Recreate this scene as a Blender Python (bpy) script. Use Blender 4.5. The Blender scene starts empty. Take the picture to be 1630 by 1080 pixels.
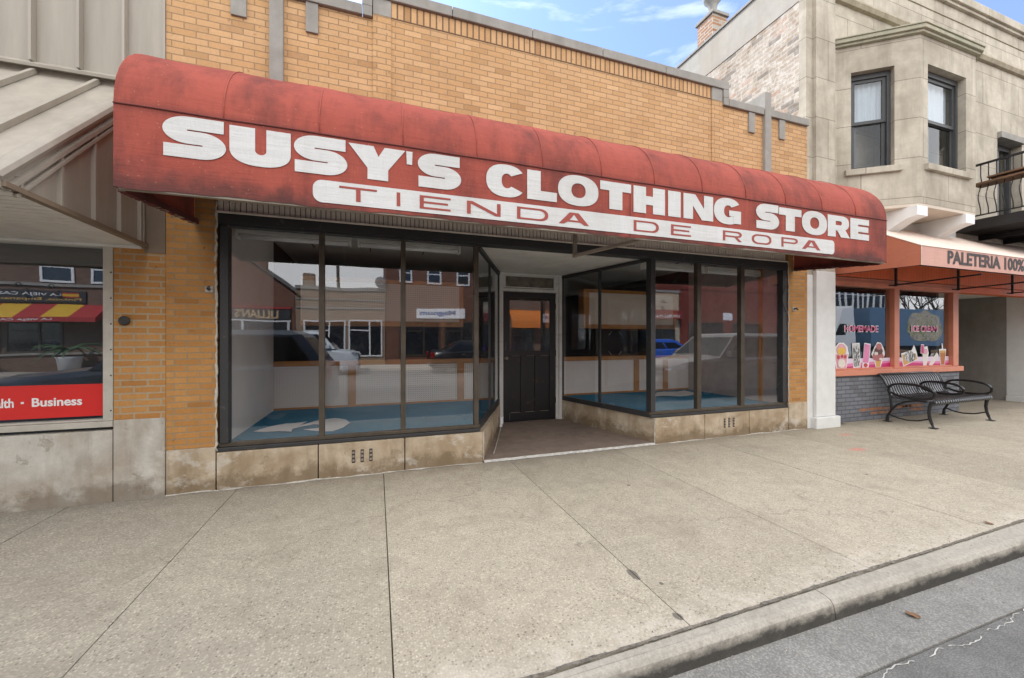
import bpy, bmesh, math, random
from mathutils import Vector, Matrix
random.seed(7)
SC = bpy.context.scene
COL = SC.collection
R = math.radians
# ------------------------------------------------------------------ camera, sky, sun, exposure
cd = bpy.data.cameras.new('camera'); cam = bpy.data.objects.new('camera', cd); COL.objects.link(cam)
cd.sensor_width = 36; cd.lens = 36 * 627 / 1630; cd.clip_start = 0.05; cd.clip_end = 2000
cam.location = (0, -4.3, 1.391); cam.rotation_euler = (R(90), 0, -math.atan2(215, 627))
SC.camera = cam
SC.view_settings.view_transform = 'Standard'; SC.view_settings.look = 'None'
SC.view_settings.exposure = 1.16; SC.view_settings.gamma = 1.0
SUN_EL, SUN_AZ = 43.0, 332.0          # azimuth clockwise from +Y: behind the shops, so this side of the street lies in open shade
sd = bpy.data.lights.new('sun', 'SUN'); sun = bpy.data.objects.new('sun', sd); COL.objects.link(sun)
sd.energy = 3.2; sd.angle = R(6); sd.color = (1, .95, .87)
_d = Vector((math.sin(R(SUN_AZ)) * math.cos(R(SUN_EL)), math.cos(R(SUN_AZ)) * math.cos(R(SUN_EL)), math.sin(R(SUN_EL))))
sun.rotation_euler = _d.to_track_quat('Z', 'Y').to_euler()
sun.location = (0, 20, 30)
SC.cycles.caustics_reflective = False; SC.cycles.caustics_refractive = False
W = bpy.data.worlds.new('World'); SC.world = W; W.use_nodes = True
nt = W.node_tree; nt.nodes.clear()
wo = nt.nodes.new('ShaderNodeOutputWorld'); bg = nt.nodes.new('ShaderNodeBackground')
sky = nt.nodes.new('ShaderNodeTexSky'); sky.sky_type = 'NISHITA'; sky.sun_disc = False
sky.sun_elevation = R(SUN_EL); sky.sun_rotation = R(SUN_AZ); sky.air_density = 1.0; sky.dust_density = 1.5; sky.ozone_density = 2.0
tc = nt.nodes.new('ShaderNodeTexCoord'); sp = nt.nodes.new('ShaderNodeSeparateXYZ')
nt.links.new(tc.outputs['Generated'], sp.inputs[0])
mp = nt.nodes.new('ShaderNodeMapping'); mp.inputs['Scale'].default_value = (1.2, 1.6, 5.0); mp.inputs['Rotation'].default_value = (0, R(12), R(20))
nt.links.new(tc.outputs['Generated'], mp.inputs[0])
no = nt.nodes.new('ShaderNodeTexNoise'); no.inputs['Scale'].default_value = 1.7; no.inputs['Detail'].default_value = 9; no.inputs['Roughness'].default_value = .58
nt.links.new(mp.outputs[0], no.inputs['Vector'])
# clouds: a thick bank added for white fill light over the street's other side (-Y), thin streaks over the roofs (+Y)
ma = nt.nodes.new('ShaderNodeMath'); ma.operation = 'MULTIPLY_ADD'; ma.inputs[1].default_value = -0.6; mz = nt.nodes.new('ShaderNodeMath'); mz.operation = 'MULTIPLY_ADD'; mz.inputs[1].default_value = .16; mz.inputs[2].default_value = -.03; nt.links.new(sp.outputs[2], mz.inputs[0]); nt.links.new(mz.outputs[0], ma.inputs[2])
nt.links.new(sp.outputs[1], ma.inputs[0])
ad = nt.nodes.new('ShaderNodeMath'); ad.operation = 'ADD'; nt.links.new(no.outputs[0], ad.inputs[0]); nt.links.new(ma.outputs[0], ad.inputs[1])
cr = nt.nodes.new('ShaderNodeValToRGB'); cr.color_ramp.elements[0].position = .40; cr.color_ramp.elements[1].position = .66
cr.color_ramp.elements[0].color = (.08, .08, .08, 1); cr.color_ramp.elements[1].color = (1, 1, 1, 1)
nt.links.new(ad.outputs[0], cr.inputs[0])
mp2 = nt.nodes.new('ShaderNodeMapping'); mp2.inputs['Scale'].default_value = (1.0, 2.2, 7.5); mp2.inputs['Rotation'].default_value = (R(8), R(-14), R(35))
nt.links.new(tc.outputs['Generated'], mp2.inputs[0])
n2 = nt.nodes.new('ShaderNodeTexNoise'); n2.inputs['Scale'].default_value = 2.1; n2.inputs['Detail'].default_value = 10; n2.inputs['Roughness'].default_value = .6; n2.inputs['Distortion'].default_value = .4
nt.links.new(mp2.outputs[0], n2.inputs['Vector'])
c2 = nt.nodes.new('ShaderNodeValToRGB'); c2.color_ramp.elements[0].position = .52; c2.color_ramp.elements[1].position = .88
c2.color_ramp.elements[0].color = (0, 0, 0, 1); c2.color_ramp.elements[1].color = (.5, .5, .5, 1); nt.links.new(n2.outputs[0], c2.inputs[0])
mm = nt.nodes.new('ShaderNodeMath'); mm.operation = 'MAXIMUM'; nt.links.new(cr.outputs[0], mm.inputs[0]); nt.links.new(c2.outputs[0], mm.inputs[1])
mx = nt.nodes.new('ShaderNodeMix'); mx.data_type = 'RGBA'
nt.links.new(mm.outputs[0], mx.inputs[0]); sm_ = nt.nodes.new('ShaderNodeMix'); sm_.data_type = 'RGBA'; sm_.blend_type = 'MULTIPLY'; sm_.inputs[0].default_value = 1; sm_.inputs[7].default_value = (.60, .90, 1.38, 1)
nt.links.new(sky.outputs[0], sm_.inputs[6]); nt.links.new(sm_.outputs[2], mx.inputs[6]); mx.inputs[7].default_value = (12.6, 12.65, 12.7, 1)
nt.links.new(mx.outputs[2], bg.inputs[0]); bg.inputs[1].default_value = 0.1
nt.links.new(bg.outputs[0], wo.inputs[0])

# ------------------------------------------------------------------ material helpers
class T:
    def __init__(s, name, rough=.7, metal=0, spec=.5):
        s.m = bpy.data.materials.new(name); s.m.use_nodes = True; s.t = s.m.node_tree
        s.b = s.t.nodes['Principled BSDF']; s.b.inputs['Roughness'].default_value = rough
        s.b.inputs['Metallic'].default_value = metal; s.b.inputs['Specular IOR Level'].default_value = spec
    def n(s, typ, **kw):
        n = s.t.nodes.new('ShaderNode' + typ)
        for k, v in kw.items(): setattr(n, k, v)
        return n
    def put(s, sock, v):
        if isinstance(v, bpy.types.NodeSocket): s.t.links.new(v, sock)
        elif v is not None:
            if isinstance(v, (tuple, list)) and len(v) == 3 and sock.type == 'RGBA': v = (*v, 1)
            sock.default_value = v
    def pos(s):
        if not hasattr(s, '_p'): s._p = s.n('NewGeometry').outputs['Position']
        return s._p
    def loc(s):
        return s.n('TexCoord').outputs['Object']
    def sep(s, v=None):
        n = s.n('SeparateXYZ'); s.put(n.inputs[0], v or s.pos()); return n.outputs
    def comb(s, x, y, z):
        n = s.n('CombineXYZ'); [s.put(n.inputs[i], v) for i, v in enumerate((x, y, z))]; return n.outputs[0]
    def map(s, v, sc=(1, 1, 1), lo=(0, 0, 0)):
        n = s.n('Mapping'); s.put(n.inputs[0], v); n.inputs['Scale'].default_value = sc; n.inputs['Location'].default_value = lo; return n.outputs[0]
    def noise(s, scale, detail=4, rough=.55, v=None, dist=0):
        n = s.n('TexNoise'); s.put(n.inputs['Vector'], v or s.pos()); n.inputs['Scale'].default_value = scale
        n.inputs['Detail'].default_value = detail; n.inputs['Roughness'].default_value = rough; n.inputs['Distortion'].default_value = dist
        return n.outputs[0]
    def vor(s, scale, v=None, feature='F1', out=0, rnd=1):
        n = s.n('TexVoronoi', feature=feature); s.put(n.inputs['Vector'], v or s.pos()); n.inputs['Scale'].default_value = scale
        n.inputs['Randomness'].default_value = rnd; return n.outputs[out]
    def ramp(s, f, *st):
        n = s.n('ValToRGB'); s.put(n.inputs[0], f); e = n.color_ramp.elements
        while len(e) < len(st): e.new(.5)
        for i, (p, c) in enumerate(st):
            e[i].position = p; e[i].color = (c, c, c, 1) if isinstance(c, (int, float)) else (*c, 1)
        return n.outputs[0]
    def mix(s, f, a, b, mode='MIX'):
        n = s.n('Mix', data_type='RGBA', blend_type=mode); s.put(n.inputs[0], f); s.put(n.inputs[6], a); s.put(n.inputs[7], b); return n.outputs[2]
    def math(s, op, a, b=None, c=None):
        n = s.n('Math', operation=op); s.put(n.inputs[0], a); s.put(n.inputs[1], b)
        if c is not None: s.put(n.inputs[2], c)
        return n.outputs[0]
    def bump(s, h, st=.4, d=.01):
        n = s.n('Bump'); n.inputs['Strength'].default_value = st; n.inputs['Distance'].default_value = d; s.put(n.inputs['Height'], h)
        if getattr(s, '_bn', None): s.put(n.inputs['Normal'], s._bn)
        s._bn = n.outputs[0]; s.t.links.new(n.outputs[0], s.b.inputs['Normal'])
    def brick(s, v, w, h, mort, c1, c2, cm, off=.5, bias=0):
        n = s.n('TexBrick'); s.put(n.inputs['Vector'], v); i = n.inputs
        i['Scale'].default_value = 1; i['Brick Width'].default_value = w; i['Row Height'].default_value = h; i['Mortar Size'].default_value = mort
        i['Mortar Smooth'].default_value = .15; i['Bias'].default_value = bias; n.offset = off
        s.put(i['Color1'], c1); s.put(i['Color2'], c2); s.put(i['Mortar'], cm); return n.outputs
    def col(s, v): s.put(s.b.inputs['Base Color'], v); return s
    def rough(s, v): s.put(s.b.inputs['Roughness'], v); return s

def plain(name, c, rough=.6, metal=0, var=.12, sc=6, bump=0, spec=.5):
    t = T(name, rough, metal, spec)
    n = t.noise(sc, 5, .6); f = t.ramp(n, (.3, 0), (.7, 1))
    t.col(t.mix(f, tuple(x * (1 - var) for x in c), tuple(min(1, x * (1 + var)) for x in c)))
    if bump: t.bump(t.noise(sc * 12, 3), bump, .004)
    return t.m

def brickmat(name, c1, c2, cm, w=.206, h=.0677, mort=.007, axis='x', grime=.35, off=.5, gs=1.2, old=False, bump=.6, vert=False, mortar_f=1):
    t = T(name, .85, spec=.25); x, y, z = t.sep()
    u = x if axis == 'x' else y
    wob = t.math('MULTIPLY', t.math('SUBTRACT', t.noise(7, 2), .5), .006)
    vec = t.comb(t.math('ADD', u, wob), t.math('ADD', z, wob), 0) if not vert else t.comb(z, u, 0)
    b = t.brick(vec, w, h, mort, c1, c2, cm, off)
    vx, vy, _ = t.sep(vec); row = t.math('FLOOR', t.math('DIVIDE', vy, h))           # a number of its own for every brick
    par = t.math('SUBTRACT', 1, t.math('ABSOLUTE', t.math('MODULO', row, 2)))
    colm = t.math('FLOOR', t.math('ADD', t.math('DIVIDE', vx, w), t.math('MULTIPLY', par, off)))
    wn = t.n('TexWhiteNoise', noise_dimensions='3D'); t.put(wn.inputs['Vector'], t.comb(colm, row, .5)); bid = wn.outputs[0]; bcol = t.sep(wn.outputs[1])
    c = t.mix(t.math('MULTIPLY', t.ramp(t.noise(1.3, 6, .62), (.35, 0), (.72, 1)), grime), b[0], (c1[0] * .42, c1[1] * .37, c1[2] * .36))
    face = b[1]                                                                    # 1 on mortar
    c = t.mix(t.math('SUBTRACT', 1, face), c, t.mix(.65, c, t.mix(1, c, t.ramp(bid, (0, (.66, .60, .56)), (.07, (.84, .82, .80)), (.22, (.96, .95, .94)), (.85, (1.05, 1.05, 1.06)), (1, (1.14, 1.17, 1.2))), 'MULTIPLY')))
    c = t.mix(.35, c, t.mix(1, c, t.ramp(t.noise(40, 4, .7), (.3, .55), (.7, 1.0)), 'MULTIPLY'))
    streak = t.ramp(t.noise(3, 5, .65, t.map(t.pos(), (2.2, 2.2, .22))), (.52, 0), (.72, 1))
    chip = t.math('MULTIPLY', t.ramp(t.noise(16, 3, .5), (.66, 0), (.70, 1)), t.ramp(t.noise(1.1, 3), (.42, 0), (.6, 1)))
    c = t.mix(t.math('MULTIPLY', chip, .6), c, (c1[0] * .22, c1[1] * .2, c1[2] * .22))
    c = t.mix(t.math('MULTIPLY', streak, grime * .8), c, (c1[0] * .35, c1[1] * .3, c1[2] * .3))
    if old:
        pl = t.ramp(t.noise(2.6, 8, .72, dist=.6), (.36, 0), (.54, 1)); pl2 = t.ramp(t.noise(14, 5, .7), (.42, 0), (.55, 1))
        m = t.math('MULTIPLY', t.math('MAXIMUM', t.math('MULTIPLY', pl, pl2), t.math('MULTIPLY', pl, .5)), .85)
        c = t.mix(m, c, (.56, .51, .45))
        vs = bcol[1]
        c = t.mix(t.math('MULTIPLY', t.math('GREATER_THAN', vs, .90), .3), c, (.36, .15, .075))
        c = t.mix(t.math('MULTIPLY', t.math('LESS_THAN', vs, .12), .5), c, (.09, .085, .08))
    t.col(c)
    t.bump(t.math('SUBTRACT', 1, b[1]), bump, .006); t.bump(t.noise(90, 3, .6), .25, .003)
    return t.m

def stonemat(name, c, stain, joints=None, axis='x', st=.5, sc=1.6, bump=.3, zoff=0, splash=0):
    t = T(name, .85, spec=.2); x, y, z = t.sep(); u = x if axis == 'x' else y
    n1 = t.ramp(t.noise(sc, 8, .65, dist=.4), (.38, 0), (.62, 1))
    n2 = t.ramp(t.noise(sc * 4.3, 6, .6), (.3, 0), (.7, 1))
    base = t.mix(n2, tuple(k * .88 for k in c), tuple(min(1, k * 1.1) for k in c))
    strk = t.ramp(t.noise(2.4, 6, .65, t.map(t.pos(), (2.4, 2.4, .3))), (.48, 0), (.7, 1))
    base = t.mix(t.math('MULTIPLY', n1, st), base, stain)
    base = t.mix(t.math('MULTIPLY', strk, st * .7), base, tuple(k * .7 for k in stain))
    base = t.mix(.25, base, t.mix(1, base, t.ramp(t.noise(120, 3, .7), (.3, .6), (.7, 1.05)), 'MULTIPLY'))
    h = t.noise(60, 4, .6)
    if splash:                                                                    # street grime splashed up, salt bloom and spalls
        e = t.math('SUBTRACT', z, t.math('MULTIPLY', t.math('SUBTRACT', t.noise(4.5, 7, .7), .38), .55))
        base = t.mix(t.math('MULTIPLY', t.ramp(e, (0, 1), (.10, 0)), splash), base, tuple(k * .55 for k in stain))
        bl = t.math('MULTIPLY', t.ramp(t.noise(2.8, 8, .72, t.map(t.pos(), (1, 1, 1.4), (4, 2, 1))), (.56, 0), (.63, 1)), t.ramp(t.noise(18, 5, .7), (.3, .4), (.6, 1)))
        base = t.mix(t.math('MULTIPLY', bl, .55), base, (.62, .59, .53))
        sp3 = t.ramp(t.noise(3.1, 9, .75, t.map(t.pos(), (1, 1, 1.2), (7, 1, 3))), (.60, 0), (.615, 1)); base = t.mix(t.math('MULTIPLY', sp3, .35), base, tuple(k * .8 for k in stain)); t.bump(t.math('SUBTRACT', 1, sp3), .5, .006)
    if joints:
        b = t.brick(t.comb(u, t.math('ADD', z, zoff), 0), joints[0], joints[1], .006, (1, 1, 1), (.86, .86, .86), (.42, .4, .38), .5)
        base = t.mix(.8, base, t.mix(1, base, b[0], 'MULTIPLY')); t.bump(t.math('SUBTRACT', 1, b[1]), .5, .006)
    t.col(base); t.bump(h, bump, .004)
    return t.m

def glassmat(name, tint=(.86, .88, .87), ior=2.0, dirt=.05):
    t = T(name); t.t.nodes.remove(t.b); o = [n for n in t.t.nodes if n.type == 'OUTPUT_MATERIAL'][0]
    tr = t.n('BsdfTransparent'); gl = t.n('BsdfGlossy'); gl.inputs['Roughness'].default_value = 0.0; df = t.n('BsdfDiffuse')
    tr.inputs[0].default_value = (*tint, 1); gl.inputs[0].default_value = (.95, .97, 1, 1); df.inputs[0].default_value = (.5, .49, .46, 1)
    lw = t.n('LayerWeight'); lw.inputs[0].default_value = .5; r0 = ((ior - 1) / (ior + 1)) ** 2          # Schlick, the same from both sides
    frv = t.math('MULTIPLY_ADD', t.math('POWER', lw.outputs['Facing'], 5), 1 - r0, r0)
    bn = t.n('Bump'); bn.inputs['Strength'].default_value = .028; bn.inputs['Distance'].default_value = .05
    t.put(bn.inputs['Height'], t.noise(1.4, 1)); t.put(gl.inputs['Normal'], bn.outputs[0])
    m1 = t.n('MixShader'); t.put(m1.inputs[0], frv); t.put(m1.inputs[1], tr.outputs[0]); t.put(m1.inputs[2], gl.outputs[0])
    m2 = t.n('MixShader'); t.put(m2.inputs[0], t.math('MULTIPLY', t.ramp(t.noise(3, 7, .7, t.map(t.pos(), (1.5, 1.5, .5))), (.4, 0), (.8, 1)), dirt))
    t.put(m2.inputs[1], m1.outputs[0]); t.put(m2.inputs[2], df.outputs[0]); t.put(o.inputs[0], m2.outputs[0])
    return t.m

# ------------------------------------------------------------------ mesh helpers
class MB:
    def __init__(s): s.bm = bmesh.new()
    def _add(s, vs, fs):
        v = [s.bm.verts.new(p) for p in vs]
        return [s.bm.faces.new([v[i] for i in f]) for f in fs]
    def box(s, x0, x1, y0, y1, z0, z1, bev=0):
        f = s._add([(x0, y0, z0), (x1, y0, z0), (x1, y1, z0), (x0, y1, z0), (x0, y0, z1), (x1, y0, z1), (x1, y1, z1), (x0, y1, z1)],
                   [(0, 3, 2, 1), (4, 5, 6, 7), (0, 1, 5, 4), (1, 2, 6, 5), (2, 3, 7, 6), (3, 0, 4, 7)])
        if bev: bmesh.ops.bevel(s.bm, geom=list({e for q in f for e in q.edges}), offset=bev, segments=2, affect='EDGES', profile=.6)
        return s
    def face(s, pts): s._add(pts, [tuple(range(len(pts)))]); return s
    def prism(s, pts, ax, a, b, bev=0):
        n = len(pts)
        P = (lambda p, k: (k, p[0], p[1])) if ax == 'x' else (lambda p, k: (p[0], k, p[1])) if ax == 'y' else (lambda p, k: (p[0], p[1], k))
        vs = [P(p, a) for p in pts] + [P(p, b) for p in pts]
        f = s._add(vs, [tuple(range(n)), tuple(range(2 * n - 1, n - 1, -1))] + [(i, i + n, (i + 1) % n + n, (i + 1) % n) for i in range(n)])
        if bev: bmesh.ops.bevel(s.bm, geom=list({e for q in f for e in q.edges}), offset=bev, segments=2, affect='EDGES', profile=.6)
        return s
    def tube(s, pts, r, n=8, closed=False, flat=1.0, up=(0, 0, 1)):
        pts = [Vector(p) for p in pts]; N = len(pts); rings = []
        for i, p in enumerate(pts):
            a = pts[(i - 1) % N] if (closed or i) else p; b = pts[(i + 1) % N] if (closed or i < N - 1) else p
            d = (b - a).normalized(); u = Vector(up)
            if abs(d.dot(u)) > .95: u = Vector((1, 0, 0)) if abs(d.x) < .9 else Vector((0, 1, 0))
            e1 = d.cross(u).normalized(); e2 = e1.cross(d).normalized()
            rr = r[i] if isinstance(r, (list, tuple)) else r
            rings.append([s.bm.verts.new(p + e1 * math.cos(2 * math.pi * k / n) * rr + e2 * math.sin(2 * math.pi * k / n) * rr * flat) for k in range(n)])
        for i in range(N if closed else N - 1):
            A, B = rings[i], rings[(i + 1) % N]
            for k in range(n): s.bm.faces.new((A[k], A[(k + 1) % n], B[(k + 1) % n], B[k]))
        if not closed:
            s.bm.faces.new(rings[0][::-1]); s.bm.faces.new(rings[-1])
        return s
    def bar(s, p0, p1, w, h, up=(0, 0, 1)):
        p0, p1 = Vector(p0), Vector(p1); d = (p1 - p0).normalized(); u = Vector(up)
        if abs(d.dot(u)) > .99: u = Vector((0, 1, 0))
        e1 = d.cross(u).normalized() * (w / 2); e2 = e1.cross(d).normalized() * (h / 2)
        c = [(-1, -1), (1, -1), (1, 1), (-1, 1)]
        s._add([p + e1 * a + e2 * b for p in (p0, p1) for a, b in c], [(0, 1, 2, 3), (7, 6, 5, 4), (0, 4, 5, 1), (1, 5, 6, 2), (2, 6, 7, 3), (3, 7, 4, 0)])
        return s
    def cyl(s, p0, p1, r, n=16): return s.tube([p0, p1], r, n)
    def lathe(s, prof, c=(0, 0, 0), n=20, axis='z'):
        P = (lambda r, a, h: (c[0] + r * math.cos(a), c[1] + r * math.sin(a), c[2] + h)) if axis == 'z' else (lambda r, a, h: (c[0] + r * math.cos(a), c[1] + h, c[2] + r * math.sin(a)))
        rings = [[s.bm.verts.new(P(max(r, .0005), 2 * math.pi * k / n, h)) for k in range(n)] for r, h in prof]
        for A, B in zip(rings, rings[1:]):
            for k in range(n): s.bm.faces.new((A[k], A[(k + 1) % n], B[(k + 1) % n], B[k]))
        s.bm.faces.new(rings[0][::-1]); s.bm.faces.new(rings[-1]); return s
    def grid(s, rows, closed=False):
        V = [[s.bm.verts.new(p) for p in r] for r in rows]
        for A, B in zip(V, V[1:]):
            m = len(A)
            for k in range(m if closed else m - 1): s.bm.faces.new((A[k], A[(k + 1) % m], B[(k + 1) % m], B[k]))
        return V
    def build(s, name, mat, parent=None, smooth=False, label=None, local=False, split=False):
        if split:                                                                # every loose piece becomes a part of its own
            bm = s.bm; bm.verts.ensure_lookup_table(); left = set(bm.verts); o = None
            while left:
                st = [left.pop()]; isl = set(st)
                while st:
                    for e in st.pop().link_edges:
                        for v in e.verts:
                            if v in left: left.discard(v); isl.add(v); st.append(v)
                q = MB(); mp_ = {v: q.bm.verts.new(v.co) for v in isl}
                for f in {f for v in isl for f in v.link_faces}: q.bm.faces.new([mp_[v] for v in f.verts])
                o = q.build(name, mat, parent, smooth, label, local)
            bm.free(); return o
        bmesh.ops.recalc_face_normals(s.bm, faces=s.bm.faces)
        me = bpy.data.meshes.new(name); s.bm.to_mesh(me); s.bm.free()
        return link(name, me, mat, parent, smooth, label, local)

def wloc(o):
    v = Vector((0, 0, 0))
    while o: v = v + o.location; o = o.parent
    return v
def link(name, me, mat, parent=None, smooth=False, label=None, local=False):
    o = bpy.data.objects.new(name, me); COL.objects.link(o)
    if mat: me.materials.clear(); me.materials.append(mat)
    if parent:
        o.parent = parent
        if not local: me.transform(Matrix.Translation(-wloc(parent)))
    if smooth:
        for p in me.polygons: p.use_smooth = True
    if smooth == 'auto':
        me.set_sharp_from_angle(angle=R(35))
    if label: o['label'] = label
    return o
def tag(o, label=None, cat=None, group=None, kind=None):
    if label: o['label'] = label
    if cat: o['category'] = cat
    if group: o['group'] = group
    if kind: o['kind'] = kind
    return o
def thing(name, loc, label, cat, group=None, rz=0):
    o = bpy.data.objects.new(name, None); COL.objects.link(o); o.location = loc; o.rotation_euler = (0, 0, rz)
    o.empty_display_size = .2
    return tag(o, label, cat, group)
def dup(o, parent=None):
    c = o.copy(); COL.objects.link(c); c.parent = parent
    for ch in list(o.children): dup(ch, c)
    return c
def struct(mb, name, mat, smooth=False):
    o = mb.build(name, mat, smooth=smooth); o['kind'] = 'structure'; return o

def loops_mesh(loops, depth=.003):
    """filled flat outline (holes by nesting) given as closed loops in x,y"""
    cu = bpy.data.curves.new('outline', 'CURVE'); cu.dimensions = '2D'; cu.fill_mode = 'BOTH'; cu.extrude = depth / 2
    for lp in loops:
        sp_ = cu.splines.new('POLY'); sp_.points.add(len(lp) - 1); sp_.use_cyclic_u = True
        for q, (x, y) in zip(sp_.points, lp): q.co = (x, y, 0, 1)
    o = bpy.data.objects.new('outline', cu); COL.objects.link(o)
    dg = bpy.context.evaluated_depsgraph_get(); me = bpy.data.meshes.new_from_object(o.evaluated_get(dg))
    bpy.data.objects.remove(o); bpy.data.curves.remove(cu); return me
def text_mesh(s, bold=0.0, depth=.003, space=1.0):
    cu = bpy.data.curves.new('txt', 'FONT'); cu.body = s; cu.offset = bold; cu.extrude = depth / 2; cu.size = 1; cu.space_character = space
    cu.resolution_u = 4
    o = bpy.data.objects.new('txt', cu); COL.objects.link(o)
    dg = bpy.context.evaluated_depsgraph_get(); me = bpy.data.meshes.new_from_object(o.evaluated_get(dg))
    bpy.data.objects.remove(o); bpy.data.curves.remove(cu); return me
def fit(me, x0, x1, z0, z1, y, face=-1):
    """stand a flat x,y mesh up on a wall plane; face -1 looks to -Y, +1 looks to +Y (x0 is then the reader's left = larger X)"""
    xs = [v.co.x for v in me.vertices]; ys = [v.co.y for v in me.vertices]
    a, b, c, d = min(xs), max(xs), min(ys), max(ys)
    for v in me.vertices:
        px = x0 + (v.co.x - a) / (b - a) * (x1 - x0); pz = z0 + (v.co.y - c) / (d - c) * (z1 - z0)
        v.co = Vector((px, y + (v.co.z if face > 0 else -v.co.z), pz))
    return me
def sign_text(name, s, x0, x1, z0, z1, y, mat, parent, face=-1, bold=.02, depth=.003, space=1.0):
    return link(name, fit(text_mesh(s, bold, depth, space), x0, x1, z0, z1, y, face), mat, parent)
def join_meshes(name, mes, mat, parent):
    bm = bmesh.new()
    for me in mes: bm.from_mesh(me); bpy.data.meshes.remove(me)
    me = bpy.data.meshes.new(name); bm.to_mesh(me); bm.free(); return link(name, me, mat, parent)
# ------------------------------------------------------------------ materials
BY1, BY2 = (.65, .41, .20), (.57, .335, .145)
m_brick = brickmat('yellow_brick', (.61, .38, .20), (.545, .32, .15), (.33, .22, .125), grime=.16, mort=.005, w=.182, h=.0605)
m_brick_p = brickmat('shade_toned_pier_brick', (.56, .285, .095), (.49, .23, .068), (.36, .27, .165), grime=.18, mort=.006, w=.19, h=.055)  # same brick, with shading under the awning put into its deeper orange
m_brick_n = brickmat('yellow_brick_patched', (.56, .285, .095), (.46, .21, .062), (.45, .36, .24), grime=.22, mort=.008, w=.19, h=.0575)
m_soldier = brickmat('yellow_brick_upright', (.61, .38, .20), (.55, .32, .15), (.18, .12, .075), grime=.15, vert=True, off=0, mort=.009)
m_oldbrick = brickmat('old_common_brick', (.34, .25, .165), (.28, .195, .125), (.38, .345, .295), axis='y', grime=.12, old=True, mort=.012, w=.215, h=.075)
m_oldbrick_x = brickmat('old_chimney_brick', (.40, .20, .11), (.34, .19, .11), (.47, .43, .37), axis='x', grime=.2, mort=.012)
m_oldbrick_y = brickmat('old_chimney_brick_side', (.40, .20, .11), (.34, .19, .11), (.47, .43, .37), axis='y', grime=.2, mort=.012)
m_greybrick = brickmat('grey_painted_brick', (.225, .235, .26), (.20, .21, .235), (.12, .125, .14), grime=.12, mort=.008, bump=1.0)
m_cast = stonemat('cast_stone', (.33, .315, .29), (.22, .205, .18), st=.45)
m_lime = stonemat('limestone', (.56, .505, .415), (.30, .26, .20), joints=(1.35, .62), st=.55, zoff=.1)
m_lime_y = stonemat('limestone_side', (.50, .45, .36), (.33, .265, .175), joints=(.9, .62), axis='y', st=.45, zoff=.1)
m_base = stonemat('base_stone', (.55, .455, .34), (.30, .21, .12), st=.7, sc=2.3, splash=.7)
m_base_pale = stonemat('pale_base_stone', (.56, .53, .475), (.27, .205, .135), st=.6, sc=1.7, bump=.5, splash=.6)
m_plaster = stonemat('side_plaster', (.40, .38, .34), (.36, .29, .21), axis='y', st=.35, sc=.9)
m_copper = stonemat('weathered_copper', (.42, .385, .29), (.27, .30, .22), st=.55, sc=3)
m_lime_d = stonemat('weathered_limestone', (.40, .35, .26), (.24, .20, .14), st=.6, sc=3)

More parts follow.
